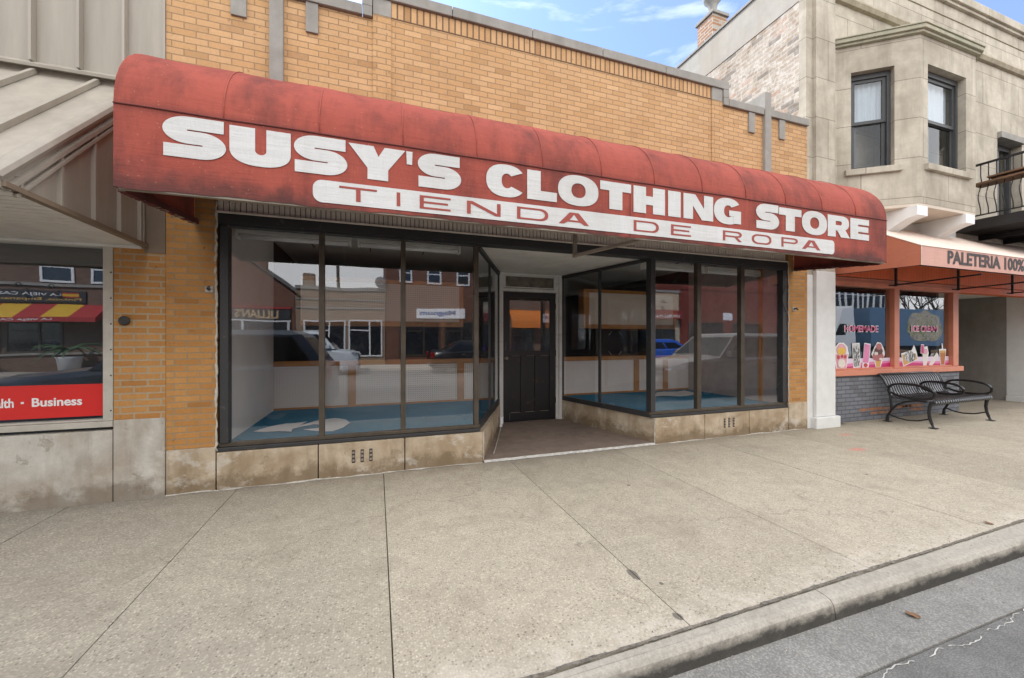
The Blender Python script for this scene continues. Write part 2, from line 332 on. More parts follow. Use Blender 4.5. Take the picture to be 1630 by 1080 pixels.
def walkmat(name, base, warm, grey, agg=1.0, stainy=None):
    t = T(name, .9, spec=.25); x, y, z = t.sep()
    v1 = t.vor(78); c1 = t.vor(78, out=1)
    tone = t.sep(c1)[0]
    big = t.ramp(t.noise(.55, 6, .6), (.3, 0), (.7, 1))
    c = t.mix(big, base, warm)
    left = t.ramp(t.math('MULTIPLY_ADD', x, .16, t.math('MULTIPLY_ADD', t.noise(.8, 4), .5, .45)), (.28, 1), (.72, 0))
    c = t.mix(t.math('MULTIPLY', left, .75), c, grey)
    peb = t.math('MULTIPLY', t.ramp(v1, (.30, 1), (.52, 0)), t.ramp(tone, (.35, 0), (.75, 1)))
    c = t.mix(t.math('MULTIPLY', peb, .75 * agg), c, (.66, .58, .47))
    dk = t.math('MULTIPLY', t.ramp(v1, (.3, 1), (.5, 0)), t.ramp(tone, (.0, 1), (.3, 0)))
    c = t.mix(t.math('MULTIPLY', dk, .65 * agg), c, (.12, .10, .085))
    c = t.mix(.5, c, t.mix(1, c, t.ramp(t.noise(70, 5, .8), (.32, .45), (.68, 1.2)), 'MULTIPLY'))
    c = t.mix(.35, c, t.mix(1, c, t.ramp(t.noise(7, 6, .7), (.3, .6), (.7, 1.15)), 'MULTIPLY'))
    st = t.ramp(t.noise(1.9, 7, .68, dist=.5), (.52, 0), (.70, 1)); c = t.mix(t.math('MULTIPLY', st, .32), c, (.22, .18, .14))
    slab = t.n('TexWhiteNoise', noise_dimensions='1D'); t.put(slab.inputs['W'], t.math('FLOOR', t.math('DIVIDE', t.math('SUBTRACT', x, .065), 1.39)))
    c = t.mix(1, c, t.ramp(slab.outputs[0], (0, .90), (1, 1.04)), 'MULTIPLY')
    wv = t.n('VectorMath', operation='ADD'); nz = t.n('TexNoise'); t.put(nz.inputs['Vector'], t.pos()); nz.inputs['Scale'].default_value = 2.6; nz.inputs['Detail'].default_value = 6
    sc_ = t.n('VectorMath', operation='SCALE'); t.put(sc_.inputs[0], nz.outputs[1]); sc_.inputs[3].default_value = .55; t.put(wv.inputs[0], t.pos()); t.put(wv.inputs[1], sc_.outputs[0])
    ck = t.math('MULTIPLY', t.math('LESS_THAN', t.vor(.42, wv.outputs[0], 'DISTANCE_TO_EDGE'), .0016), t.ramp(t.noise(.5, 3), (.46, 0), (.52, 1))); c = t.mix(t.math('MULTIPLY', ck, .35), c, (.10, .09, .08))
    sp2 = t.math('LESS_THAN', t.vor(7, t.map(t.pos(), (1, 1, 1), (9, 4, 0))), .055); c = t.mix(t.math('MULTIPLY', sp2, t.math('MULTIPLY', .6, t.ramp(t.noise(.9, 4), (.45, 0), (.65, 1)))), c, (.10, .09, .08))
    gum = t.math('LESS_THAN', t.vor(1.9), .032); c = t.mix(t.math('MULTIPLY', gum, .75), c, (.07, .065, .06))
    gum2 = t.math('LESS_THAN', t.vor(3.3, t.map(t.pos(), (1, 1, 1), (3.3, 1.7, 0))), .03); c = t.mix(t.math('MULTIPLY', gum2, .5), c, (.10, .09, .08))
    # old dirt along the foot of the buildings, and worn pale concrete along the kerb joint
    wob = t.math('MULTIPLY', t.noise(2.5, 6, .7), .5)
    nb = t.ramp(t.math('ADD', y, wob), (0, 0), (.25, 1)); c = t.mix(t.math('MULTIPLY', nb, .35), c, (.15, .125, .10))
    pk = t.ramp(t.math('ADD', t.math('MULTIPLY', y, -1), t.math('MULTIPLY', t.noise(3.2, 6, .7), .55)), (2.86 - 2.4, 0), (.62, 0))
    q = t.math('ADD', t.math('MULTIPLY', y, -1), t.math('MULTIPLY', t.noise(2.2, 7, .72), .6)); q = t.math('SUBTRACT', q, 2.4)
    pale = t.math('MULTIPLY', t.ramp(q, (.46, 0), (.62, 1)), t.ramp(t.noise(9, 6, .75), (.38, 0), (.62, 1)))
    c = t.mix(t.math('MULTIPLY', pale, .55), c, (.62, .56, .48))
    for (px, py, sx, sy) in ((1.435, -2.33, .035, .075), (1.43, -2.70, .03, .04), (4.27, -1.3, .012, .05)):          # broken out joint edges
        d = t.math('ADD', t.math('POWER', t.math('DIVIDE', t.math('SUBTRACT', x, px), sx), 2), t.math('POWER', t.math('DIVIDE', t.math('SUBTRACT', y, py), sy), 2))
        d = t.math('ADD', d, t.math('MULTIPLY', t.noise(40, 4, .7), 1.2)); d = t.math('MULTIPLY', d, .4); c = t.mix(t.math('MULTIPLY', t.ramp(d, (.40, 1), (.52, 0)), .85), c, (.13, .115, .10))
    if stainy: c = stainy(t, c, x, y)
    t.col(c); t.bump(t.math('ADD', v1, t.math('MULTIPLY', t.noise(160, 3), .6)), .35, .006)
    return t.m
def red_marks(t, c, x, y):
    for (px, py, sx, sy) in ((6.45, -.45, .16, .085), (5.72, -1.02, .22, .10), (-1.10, -2.235, .07, .02)):
        d = t.math('ADD', t.math('POWER', t.math('DIVIDE', t.math('SUBTRACT', x, px), sx), 2), t.math('POWER', t.math('DIVIDE', t.math('SUBTRACT', y, py), sy), 2))
        d = t.math('ADD', d, t.math('MULTIPLY', t.noise(22, 6, .8), 2.0)); d = t.math('MULTIPLY', d, .35)
        c = t.mix(t.math('MULTIPLY', t.ramp(d, (.30, 1), (.56, 0)), .5), c, (.75, .13, .12))
    return c
m_walk = walkmat('exposed_aggregate_concrete', (.445, .392, .303), (.50, .44, .342), (.36, .34, .292), 1, red_marks)
m_kerb = None
def kerbmat():
    t = T('kerb_concrete', .9, spec=.25); x, y, z = t.sep()
    c = t.mix(t.ramp(t.noise(2, 6, .65), (.35, 0), (.65, 1)), (.47, .43, .365), (.36, .33, .28))
    c = t.mix(.6, c, t.mix(1, c, t.ramp(t.noise(60, 4, .75), (.3, .5), (.7, 1.1)), 'MULTIPLY'))
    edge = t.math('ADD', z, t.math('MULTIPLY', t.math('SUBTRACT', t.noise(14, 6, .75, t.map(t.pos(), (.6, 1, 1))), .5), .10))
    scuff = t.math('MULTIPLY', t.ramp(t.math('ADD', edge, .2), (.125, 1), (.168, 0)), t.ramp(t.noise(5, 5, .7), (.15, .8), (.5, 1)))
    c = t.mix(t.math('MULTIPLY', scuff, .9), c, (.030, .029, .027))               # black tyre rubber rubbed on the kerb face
    t.col(c); t.bump(t.noise(110, 4, .6), .4, .004); return t.m
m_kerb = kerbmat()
def roadmat(name, a, b, agg):
    t = T(name, .88, spec=.3)
    c = t.mix(t.ramp(t.noise(.9, 7, .65, dist=.3), (.35, 0), (.65, 1)), a, b)
    c = t.mix(.7, c, t.mix(1, c, t.ramp(t.vor(agg), (.1, 1.25), (.6, .65)), 'MULTIPLY'))
    c = t.mix(.6, c, t.mix(1, c, t.ramp(t.noise(9, 7, .75), (.3, .6), (.7, 1.15)), 'MULTIPLY'))
    t.col(c); t.bump(t.vor(agg), .5, .006); return t.m
m_gutter = roadmat('gutter_concrete', (.36, .345, .315), (.26, .25, .23), 90)
m_road = roadmat('asphalt', (.25, .242, .225), (.17, .166, .155), 120)
m_entry = stonemat('entry_floor_concrete', (.27, .205, .165), (.19, .145, .12), st=.5, sc=2.2)
m_white_line = plain('worn_white_paint', (.50, .48, .44), .85, var=.25, sc=22)
def paintmat(name, c, under, amt=.5, rough=.55, sc=9, bump=.2):
    t = T(name, rough); m = t.math('MULTIPLY', t.ramp(t.noise(sc, 8, .75, dist=.4), (.60, 0), (.66, 1)), amt)
    n = t.ramp(t.noise(3, 6, .6), (.3, 0), (.7, 1)); b = t.mix(n, tuple(k * .82 for k in c), tuple(k * 1.05 for k in c))
    t.col(t.mix(m, b, under)); t.bump(t.noise(sc * 3, 5, .7), bump, .004); return t.m
m_black_fr = paintmat('black_painted_frame', (.036, .036, .037), (.20, .17, .13), .6, .5, 11)
m_bronze = plain('bronze_mullion', (.085, .068, .050), .45, .35, var=.25)
m_whitewood = paintmat('white_painted_wood', (.70, .69, .66), (.25, .20, .15), .55, .6, 8)
m_door = paintmat('black_painted_door', (.008, .008, .010), (.09, .038, .018), .85, .42, 5)
m_doorwear = paintmat('worn_paint_edge', (.25, .21, .17), (.05, .03, .02), .7, .7, 14)
m_white = plain('white_paint', (.70, .70, .68), .6, var=.06)
m_white_end = plain('bright_white_paint', (.78, .79, .80), .6, var=.03)
m_wood = plain('orange_varnished_wood', (.46, .20, .05), .45, var=.2, sc=4)
def pegmat():
    t = T('pegboard', .7, spec=.3); x, y, z = t.sep()
    d = t.vor(1, t.map(t.comb(x, z, 0), (30, 30, 1)), rnd=0)
    f = t.math('LESS_THAN', d, .19); t.col(t.mix(t.math('MULTIPLY', f, .85), t.mix(t.noise(2, 4), (.84, .78, .72), (.76, .70, .64)), (.16, .13, .10))); return t.m
m_peg = pegmat()
m_panel = plain('cream_panel', (.76, .68, .58), .7, var=.08, sc=2)
m_panel2 = plain('white_partition_board', (.80, .74, .70), .7, var=.06, sc=2)
def carpetmat():
    t = T('blue_carpet', .95, spec=.1); n = t.noise(260, 3, .7); p = t.ramp(t.noise(2.2, 6, .6), (.3, 0), (.7, 1))
    t.col(t.mix(.6, t.mix(p, (.03, .19, .34), (.05, .25, .41)), t.mix(1, t.mix(p, (.03, .19, .34), (.05, .25, .41)), t.ramp(n, (.3, .5), (.7, 1.3)), 'MULTIPLY')))
    t.bump(n, .6, .004); return t.m
m_carpet = carpetmat()
m_paper = plain('white_paper', (.78, .78, .80), .7, var=.03)
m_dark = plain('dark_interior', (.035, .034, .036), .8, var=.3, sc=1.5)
m_black = plain('black_board', (.014, .014, .018), .6, var=.3)
m_ceil = plain('ceiling_board', (.70, .69, .66), .85, var=.1, sc=1.5)
m_soffit = paintmat('white_soffit_boards', (.74, .72, .68), (.40, .35, .28), .4, .7, 5)
m_tube = plain('fluorescent_fixture_enamel', (.88, .88, .82), .4, var=.05)
m_flute = paintmat('grey_fluted_panel', (.76, .70, .62), (.30, .24, .17), .5, .6, 9)
m_flute_gap = plain('panel_groove', (.10, .085, .07), .8)
m_seal = plain('old_sealant', (.50, .47, .41), .9, var=.25, sc=25)
m_rust = paintmat('rusty_steel', (.30, .25, .20), (.28, .12, .045), .9, .7, 7)
m_iron = plain('dark_iron', (.055, .052, .05), .55, .4, var=.3)
m_box = plain('grey_box_metal', (.42, .40, .37), .6, var=.2, sc=20)
m_glass = glassmat('shop_glass', (.95, .95, .94), 2.25, .03)
m_glass_r = glassmat('clear_shop_glass', (.80, .84, .83), 2.35, .02)
m_glass_d = glassmat('dusty_door_glass', (.7, .7, .7), 2.4, .30)
m_glass_u = glassmat('upper_window_glass', (.82, .85, .86), 1.8, .03)
m_glass_s = glassmat('screened_sash_glass', (.55, .56, .55), 1.5, .02)
m_obsc = plain('mesh_backed_glass', (.15, .13, .10), .35, var=.4, sc=9)

def fabric(name, c, c2, dark, st, scale=1.0, rough=.85, z0=None):
    t = T(name, rough, spec=.2); x, y, z = t.sep()
    n = t.ramp(t.noise(1.1 * scale, 7, .62, dist=.3), (.36, 0), (.66, 1)); b = t.mix(n, c, c2)
    wv = t.ramp(t.noise(300, 2, .5), (.3, .82), (.7, 1.08)); b = t.mix(.5, b, t.mix(1, b, wv, 'MULTIPLY'))
    s1 = t.ramp(t.noise(1.25, 7, .66, t.map(t.pos(), (1.6, 1.6, .75))), (.49, 0), (.66, 1))
    s2 = t.ramp(t.noise(3.4, 7, .7, t.map(t.pos(), (2.2, 2.2, .35))), (.50, 0), (.68, 1))
    b = t.mix(t.math('MULTIPLY', s1, st), b, dark); b = t.mix(t.math('MULTIPLY', s2, st * .55), b, dark)
    if z0 is not None:                                                            # mildew creeping up from the bottom hem
        e = t.math('SUBTRACT', t.math('SUBTRACT', z, z0), t.math('MULTIPLY', t.math('SUBTRACT', t.noise(2.2, 7, .7), .48), .55))
        b = t.mix(t.math('MULTIPLY', t.ramp(e, (0, 1), (.13, 0)), .7), b, (.045, .03, .03))
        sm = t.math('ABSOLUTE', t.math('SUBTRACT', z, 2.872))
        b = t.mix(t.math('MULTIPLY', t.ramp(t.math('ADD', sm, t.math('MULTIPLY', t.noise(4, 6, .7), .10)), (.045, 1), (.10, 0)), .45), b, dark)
    t.bump(t.noise(3.0, 5, .6, t.map(t.pos(), (.8, 5, 9))), .28, .02)
    sp_ = t.math('LESS_THAN', t.vor(22), .09); b = t.mix(t.math('MULTIPLY', sp_, .25), b, (.55, .35, .2))
    t.col(b); t.bump(t.noise(2.2, 6, .6, t.map(t.pos(), (2.6, 1, .8))), .35, .03); t.bump(t.noise(320, 2), .2, .002); return t.m
m_red = fabric('faded_red_canvas', (.365, .085, .061), (.305, .069, .051), (.09, .033, .030), .64, z0=2.345)
m_letter = fabric('weathered_white_lettering', (.63, .63, .62), (.56, .56, .545), (.42, .38, .36), .30)
m_redletter = plain('red_lettering', (.30, .06, .045), .8)
m_salmon = fabric('salmon_canvas', (.56, .20, .12), (.52, .175, .105), (.40, .14, .09), .25)
m_pink = fabric('sun_bleached_pink_canvas', (.62, .37, .31), (.58, .335, .275), (.45, .28, .24), .3)
m_palepink = fabric('bleached_canvas_top', (.74, .62, .54), (.68, .55, .47), (.5, .38, .32), .3)
m_salm_wood = paintmat('salmon_painted_wood', (.68, .25, .15), (.45, .2, .12), .3, .5, 6)
m_orange_bd = paintmat('orange_painted_boards', (.76, .15, .04), (.45, .09, .03), .3, .5, 6)
def metalmat():
    t = T('tan_ribbed_metal', .48, .0, .45); x, y, z = t.sep()
    s = t.noise(2.2, 6, .65, t.map(t.pos(), (3, 3, .25)))
    t.col(t.mix(t.ramp(s, (.35, 0), (.7, 1)), (.36, .322, .27), (.275, .248, .205))); t.bump(t.noise(1.5, 2), .15, .02); return t.m
m_tan = metalmat()
m_tan_br = plain('brown_flashing', (.20, .15, .105), .6, var=.1)
m_alu = plain('aluminium_frame', (.50, .47, .41), .5, .25, var=.12, sc=8)
m_sign_red = plain('red_vinyl', (.62, .022, .018), .4, var=.04)
m_vinyl_w = plain('white_vinyl', (.80, .80, .80), .5, var=.03)
m_txt_dark = plain('dark_lettering', (.045, .035, .035), .7)
m_txt_pink = plain('pink_lettering', (.62, .07, .24), .5)
m_bench = plain('black_powder_coat', (.012, .012, .014), .32, .0, var=.3, spec=.6)
m_seatm = plain('black_slat_coat', (.085, .085, .09), .3, .5, var=.2, spec=.7)
m_concwall = stonemat('grey_rendered_wall', (.30, .285, .26), (.22, .205, .18), axis='y', st=.4, sc=1.1)
m_curtain_sky = plain('sky_reflection_curtain', (.50, .55, .60), .9, var=.05, sc=3)  # pale blue carries the sky reflection of the upper sashes
m_darkframe = plain('dark_grey_sash', (.055, .056, .058), .5, var=.15)
m_steel = plain('black_steel', (.018, .016, .016), .5, .2, var=.2)
m_plank = plain('weathered_plank', (.16, .085, .045), .7, var=.3)

# ------------------------------------------------------------------ ground, road, pavement
g = MB(); g.box(-400, 400, -400, 400, -.6, -.2); struct(g, 'ground', m_road)
r = MB(); r.box(-120, 160, -15.2, -3.145, -.35, -.121); struct(r, 'road', m_road)
r = MB(); r.box(-60, 90, -3.14, -2.80, -.35, -.113); r.box(-60, 90, -15.5, -15.205, -.35, -.115); struct(r, 'gutter', m_gutter)
YK = -2.82                                                                # the kerb's inner edge drifts off the pavement joint line
def yedge(x): return -2.80 + .0207 * (max(-4, min(9, x)) - .64)
k = MB()
xs = [-60 + 3.05 * i for i in range(50)]
for a in xs:
    pr = [(-2.872, -.34), (-2.872, -.12), (-2.868, -.07), (-2.860, -.036), (-2.845, -.018), (-2.825, -.011), (YK + .001, -.008), (YK + .001, -.34)]
    k.prism(pr, 'x', a + 1.32, a + 1.32 + 3.044)
for v in k.bm.verts:
    if v.co.y > -2.8195: v.co.y = yedge(v.co.x) - .004
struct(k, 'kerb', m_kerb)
w = MB()
jx = [-60, -30, -12, -9.0, -7.5, -6.2, -4.95, -3.7, -2.42, -1.225, .065, 1.44, 2.83, 4.275, 5.83, 7.3, 8.8, 10.3, 11.8, 13.3, 14.8, 16.3, 20, 30, 90]
for i, (a, b) in enumerate(zip(jx, jx[1:])):
    tight = a in (2.83, 5.83, -4.95, 8.8); ga = .001 if tight else .003
    gb = .001 if b in (2.83, 5.83, -4.95, 8.8) else .003
    dz = random.uniform(-.0015, .0015)
    w.box(a + ga, b - gb, -2.762, (3.2 if a > 10 else .35) if 7.2 < a < 20 else .03, -.3, dz, bev=.0035)
w.box(-60, 90, -2.762, .0, -.42, -.05)
for v in w.bm.verts:
    if v.co.y < -2.5: v.co.y += yedge(v.co.x) + .012 + 2.762
struct(w, 'sidewalk', m_walk)
w = MB(); w.box(-60, 90, -18.3, -15.51, -.3, 0); struct(w, 'far_sidewalk', m_walk)
l = MB(); random.seed(11)
x = -9.0; ph = 0
while x < 14:                                                             # thin hand sprayed line along the gutter edge
    n = int(random.uniform(6, 22)); pts = []
    for i in range(n):
        y = -3.172 + .014 * math.sin(x * 6) + .010 * math.sin(x * 17 + 1) + random.uniform(-.009, .009); pts.append((x, y, random.uniform(.0008, .0036))); x += .022
    for (xa, ya, wa), (xb, yb, wb) in zip(pts, pts[1:]):
        l.face([(xa, ya - wa, -.1175), (xb, yb - wb, -.1175), (xb, yb + wb, -.1175), (xa, ya + wa, -.1175)])
    x += random.uniform(.02, .12)
o = struct(l, 'road_marking', m_white_line)

jl = MB(); random.seed(17); x = -12.0                                      # dirt packed ragged joint between kerb and pavement
while x < 30:
    w0 = random.uniform(.004, .010); n_ = random.uniform(.03, .09); y = yedge(x) + .004 + .004 * math.sin(x * 3) + random.uniform(-.003, .003)
    jl.face([(x, y - w0, .0022), (x + n_, y - w0 * random.uniform(.6, 1.3), .0022), (x + n_, y + w0 * random.uniform(.6, 1.3), .0022), (x, y + w0, .0022)]); x += n_ * .96
struct(jl, 'joint_dirt', plain('packed_joint_dirt', (.17, .15, .125), .95, var=.5, sc=30))

def grit(name, spots, seed, mat):
    rnd = random.Random(seed); m = MB()
    for (xa, xb, y, sy, z, n) in spots:
        for i in range(n):
            x = rnd.uniform(xa, xb); yy = y + rnd.gauss(0, sy); s_ = rnd.uniform(.0018, .0065); a = rnd.uniform(0, 6.28)
            p = [(x + s_ * math.cos(a + k * 2.09) * rnd.uniform(.7, 1.3), yy + s_ * math.sin(a + k * 2.09) * rnd.uniform(.7, 1.3), z) for k in range(3)]
            m._add(p + [(x, yy, z + s_ * rnd.uniform(.5, 1.1))], [(0, 1, 2), (0, 3, 1), (1, 3, 2), (2, 3, 0)])
    o = m.build(name, mat); return tag(o, 'loose grit and crumbs of stone along the shop fronts, kerb joint and gutter', 'grit', None, 'stuff')
grit('grit', [(-3, 6.3, -.05, .03, .0008, 420), (-1, 8, -2.72, .05, .0008, 420), (-1, 8, -2.90, .03, -.1125, 700), (-1, 7, -3.05, .08, -.1125, 400), (-3, 9, -1.3, .8, .0008, 350), (1.2, 3.4, .25, .3, .0245, 60)], 3, plain('grit_stone', (.33, .30, .25), .9, var=.6, sc=60))
# ------------------------------------------------------------------ the closed clothing shop
shop = thing('brick_shop', (2.27, 0, 0), 'yellow brick one storey shop with empty display windows and stepped grey parapet', 'shop building')
b = MB()
b.box(-1.770, 6.322, 0, .3, 3.0, 4.68); b.box(-.037, 4.602, .0, .3, 4.68, 4.735)
b.build('wall', m_brick, shop)
b = MB(); b.box(-1.770, -1.395, 0, .3, .405, 2.998); b.build('pier', m_brick_p, shop)
b = MB(); b.box(5.918, 6.322, 0, .3, .42, 2.998); b.build('pier', m_brick_p, shop)
b = MB(); b.box(.143, 4.414, -.004, .3, 4.737, 4.90); b.build('brick_course', m_soldier, shop)
b = MB()
for a, c in ((-.040, .141), (4.416, 4.604)): b.box(a, c, -.014, -.001, 3.0, 4.73)
b.build('pilaster', m_brick, shop, split=True)
b = MB()
for a, c in ((-.040, .141), (4.416, 4.604)): b.box(a, c, -.016, .3, 4.732, 4.902, .004)
b.build('corner_stone', m_cast, shop, split=True)
b = MB()                                                                   # stepped coping, stone by stone
xs = [-.04 - .1, .78, 1.72, 2.66, 3.62, 4.71]
for a, c in zip(xs, xs[1:]): b.box(a + .003, c - .003, -.035, .36, 4.905, 5.015, .008)
b.box(-.142, -.045, -.034, .36, 4.79, 4.902, .006); b.box(4.610, 4.708, -.034, .36, 4.79, 4.902, .006)
for a, c in ((-1.770, -.97), (-.84, -.142), (-.139, -.045), (4.61, 4.705), (4.708, 5.38), (5.515, 6.322)): b.box(a + .002, c - .002, -.036, .36, 4.684, 4.787, .007)
b.build('coping', m_cast, shop, split=True)
b = MB(); b.box(-.963, -.847, -.045, .36, 3.0, 5.02, .006); b.box(5.386, 5.508, -.045, .36, 3.0, 5.02, .006); b.build('stone_strip', m_cast, shop, split=True)
for a, c in ((-1.279, -1.153), (-.657, -.546), (5.097, 5.212), (5.705, 5.823)):
    b = MB(); b.box(a, c, -.022, .1, 4.392, 4.682, .005); b.build('pendant_stone', m_cast, shop)
# stone footings under the piers, low walls under the windows (with their slanted returns into the doorway)
b = MB(); b.box(-1.768, -1.402, -.006, .3, -.2, .402, .006); b.box(5.925, 6.320, -.006, .3, -.2, .417, .006); b.build('pier_base', m_base, shop, split=True)
LB = [(-1.395, 0), (1.135, 0), (1.90, 1.83), (1.90, 2.35), (-1.395, 2.35)]
RB = [(5.918, 0), (3.470, 0), (2.985, 1.83), (2.985, 2.35), (5.918, 2.35)]
def insetpoly(P, d): return [(x, y + (d if y == 0 else 0)) for x, y in P]
b = MB()
for a, c in ((-1.395, -.552), (-.546, .276), (.282, 1.128)): b.box(a + .002, c - .002, 0, .12, -.2, .345, .006)
b.prism([(1.1285, .0015), (1.138, .004), (1.90, 1.83), (1.80, 1.83), (1.06, .11), (1.1285, .11)], 'z', -.2, .344)
for a, c in ((3.478, 4.30), (4.306, 5.12), (5.126, 5.918)): b.box(a + .002, c - .002, 0, .12, -.2, .345, .006)
b.prism([(3.4765, .0015), (3.467, .004), (2.985, 1.83), (3.09, 1.83), (3.54, .11), (3.4765, .11)], 'z', -.2, .344)
b.build('window_base', m_base, shop, split=True)
for cx0 in (-.225, 4.66):                                                  # pierced vents in the base stones
    for i in range(3):
        x = cx0 + i * .083
        v = MB(); v.box(x - .016, x + .016, -.004, .02, .135, .265, .003); vo = v.build('vent', m_iron, shop)
        v = MB(); v.box(x - .011, x + .011, -.007, -.0035, .15, .172); v.box(x - .011, x + .011, -.007, -.0035, .19, .212); v.box(x - .011, x + .011, -.007, -.0035, .23, .25); v.build('vent_bar', m_rust, vo)
# fluted transom panel and header
b = MB(); b.box(-1.392, 5.915, .05, .3, 2.56, 2.998); b.build('transom_backing', m_flute_gap, shop)
b = MB(); x = -1.388; random.seed(4)
while x < 5.88:
    b.box(x, x + .0385, .022 + random.uniform(-.002, .002), .049, 2.577, 2.996, .003); x += .0455
b.build('transom_panel', m_flute, shop)
b = MB(); b.box(-1.393, 5.917, -.004, .05, 2.556, 2.574, .003); b.build('drip_strip', m_flute, shop)
b = MB(); b.box(-1.393, 5.917, .004, .16, 2.462, 2.554, .004); b.build('window_head', m_black_fr, shop)
random.seed(2)
def ragged(x, z0, z1, y, r, n, name='sealant'):
    s = MB(); s.tube([(x + random.uniform(-.006, .006), y + random.uniform(-.004, .004), z0 + (z1 - z0) * i / n) for i in range(n + 1)], [r * random.uniform(.5, 1.35) for _ in range(n + 1)], 6); s.build(name, m_seal, shop, True)
ragged(-1.396, .36, 2.66, .003, .010, 70); ragged(5.916, .36, 2.57, .0, .007, 40); ragged(1.14, .02, .34, .006, .006, 8); ragged(3.468, .0, .345, .006, .007, 8)
s = MB(); s.tube([(-1.77 + .1 * i, -.006 + random.uniform(-.006, .004), .003 + random.uniform(-.003, .006)) for i in range(30)], [.007 * random.uniform(.2, 1.6) for _ in range(30)], 6)
s.tube([(3.45 + .1 * i, -.006 + random.uniform(-.006, .004), .003 + random.uniform(-.003, .006)) for i in range(29)], [.007 * random.uniform(.2, 1.6) for _ in range(29)], 6); s.build('mortar_fillet', m_seal, shop, True, split=True)
# window frames and panes
GY = .055
def win_front(x0, x1, muls, ends):
    f = MB()
    f.box(x0, x1, .004, .10, .350, .386, .006)
    f.box(x0, x1, .018, .10, 2.441, 2.460, .003)
    for a, c in ends: f.box(a, c, .010, .11, .426, 2.439, .003)
    o = f.build('window_frame', m_black_fr, shop)
    f = MB(); f.box(x0, x1, .024, .09, .388, .424, .004)
    for a, c in muls: f.box(a, c, .020, .09, .426, 2.439, .003)
    f.build('mullion', m_bronze, o, split=True)
    ed = sorted(list(muls) + list(ends)); 
    for (a0, a1), (c0, c1) in zip(ed, ed[1:]):
        p = MB(); p.face([(a1, GY, .424), (c0, GY, .424), (c0, GY, 2.441), (a1, GY, 2.441)]); p.build('pane', m_glass, o)
win_front(-1.390, 1.100, [(-.546, -.495), (.240, .289), (1.034, 1.085)], [(-1.372, -1.305)])
win_front(3.400, 5.915, [(4.192, 4.262), (4.990, 5.058)], [(3.412, 3.485), (5.815, 5.912)])
def win_return(p0, p1, fr):
    p0, p1 = Vector(p0), Vector(p1); d = (p1 - p0).normalized(); L = (p1 - p0).length
    at = lambda s, z: (p0.x + d.x * s, p0.y + d.y * s, z)
    f = MB(); f.bar(at(0, .384), at(L, .384), .04, .07); f.bar(at(0, 2.448), at(L, 2.448), .05, .04)
    cut = [0.02] + [L * k for k in fr] + [L - .02]
    for s in cut[1:]: f.bar(at(s, .423), at(s, 2.427), .030, .036, up=d)
    o = f.build('window_frame', m_black_fr, shop)
    for a, c in zip(cut, cut[1:]):
        p = MB(); p.face([at(a + .015, .423), at(c - .015, .423), at(c - .015, 2.427), at(a + .015, 2.427)]); p.build('pane', m_glass, o)
win_return((1.088, .075, 0), (1.875, 1.83, 0), (.47,))
win_return((3.425, .075, 0), (3.010, 1.83, 0), (.50,))
# display beds, partitions, ceilings, side walls
for P in (LB, RB):
    q = [(x + (-.03 if abs(x - 1.135) < .1 else .03 if abs(x - 3.47) < .1 else 0), y + (.125 if y == 0 else 0)) for x, y in P]
    q = [(min(x, 1.85) if P is LB else max(x, 3.035), y) for x, y in q]
    d = MB(); d.prism(q, 'z', .30, .385); d.build('display_floor', m_carpet, shop)
d = MB(); d.box(-1.39, 1.93, .13, 8, 2.78, 2.84); d.box(2.98, 5.91, .13, 8, 2.78, 2.84); d.box(1.93, 2.98, 2.0, 8, 2.78, 2.84); d.build('ceiling', m_ceil, shop, split=True)
d = MB()
for x in (-.9, -.1, .7, 3.6, 4.4, 5.2): d.box(x, x + .012, .14, 2.3, 2.772, 2.779)
d.build('ceiling_batten', m_dark, shop, split=True)
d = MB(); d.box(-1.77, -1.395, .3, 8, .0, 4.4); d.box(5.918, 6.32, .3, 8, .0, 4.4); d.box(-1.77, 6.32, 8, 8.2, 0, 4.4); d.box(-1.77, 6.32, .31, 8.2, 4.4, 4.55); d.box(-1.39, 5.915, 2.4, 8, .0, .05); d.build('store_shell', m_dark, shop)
d = MB(); d.box(-1.394, -1.37, .13, 2.0, .386, 2.78); d.build('display_side', m_panel2, shop)
d = MB(); d.box(5.89, 5.917, .13, 2.0, .386, 2.78); d.build('display_side', plain('dimmed_white_board', (.40, .34, .33), .7), shop)  # white board, colour darkened to dim this bay behind the window reflection
d = MB(); d.box(-1.369, -1.345, .14, .20, .387, 2.6); d.box(5.865, 5.889, .40, .46, .387, 2.6); d.build('wood_post', m_wood, shop, split=True)
def partition(x0, x1, posts, mat):
    p = MB(); p.box(x0, x1, 2.02, 2.05, .386, 1.0); pn = p.build('display_partition', mat, shop)
    p = MB(); p.box(x0, x1, 1.985, 2.07, 1.002, 1.075, .004); p.build('partition_rail', m_wood, pn)
    p = MB(); p.box(x0, x1, 2.0, 2.018, .387, .415); 
    for a in posts: p.box(a - .055, a + .055, 1.995, 2.018, .417, 1.0, .003)
    p.build('wood_trim', m_wood, pn)
partition(-1.39, 1.84, (-.352, 1.285), m_peg); partition(3.05, 5.91, (4.66, 5.33), m_panel2)
def upper(x0, x1, mat, l, r):
    p = MB(); p.box(x0, x1, 1.99, 2.16, 1.66, 2.235); pn = p.build('hanging_panel', mat, shop)
    p = MB(); p.box(x0 - l, x1 + r, 1.975, 2.17, 1.585, 1.658, .004); p.box(x0 - l, x1 + r, 1.975, 2.17, 2.237, 2.295, .004)
    if l: p.box(x0 - l, x0 - .002, 1.975, 2.17, 1.66, 2.235, .003)
    if r: p.box(x1 + .002, x1 + r, 1.975, 2.17, 1.66, 2.235, .003)
    p.build('panel_trim', m_wood, pn)
upper(-1.03, 1.26, m_peg, 0, .06); upper(3.63, 5.5, m_panel, .115, .1)
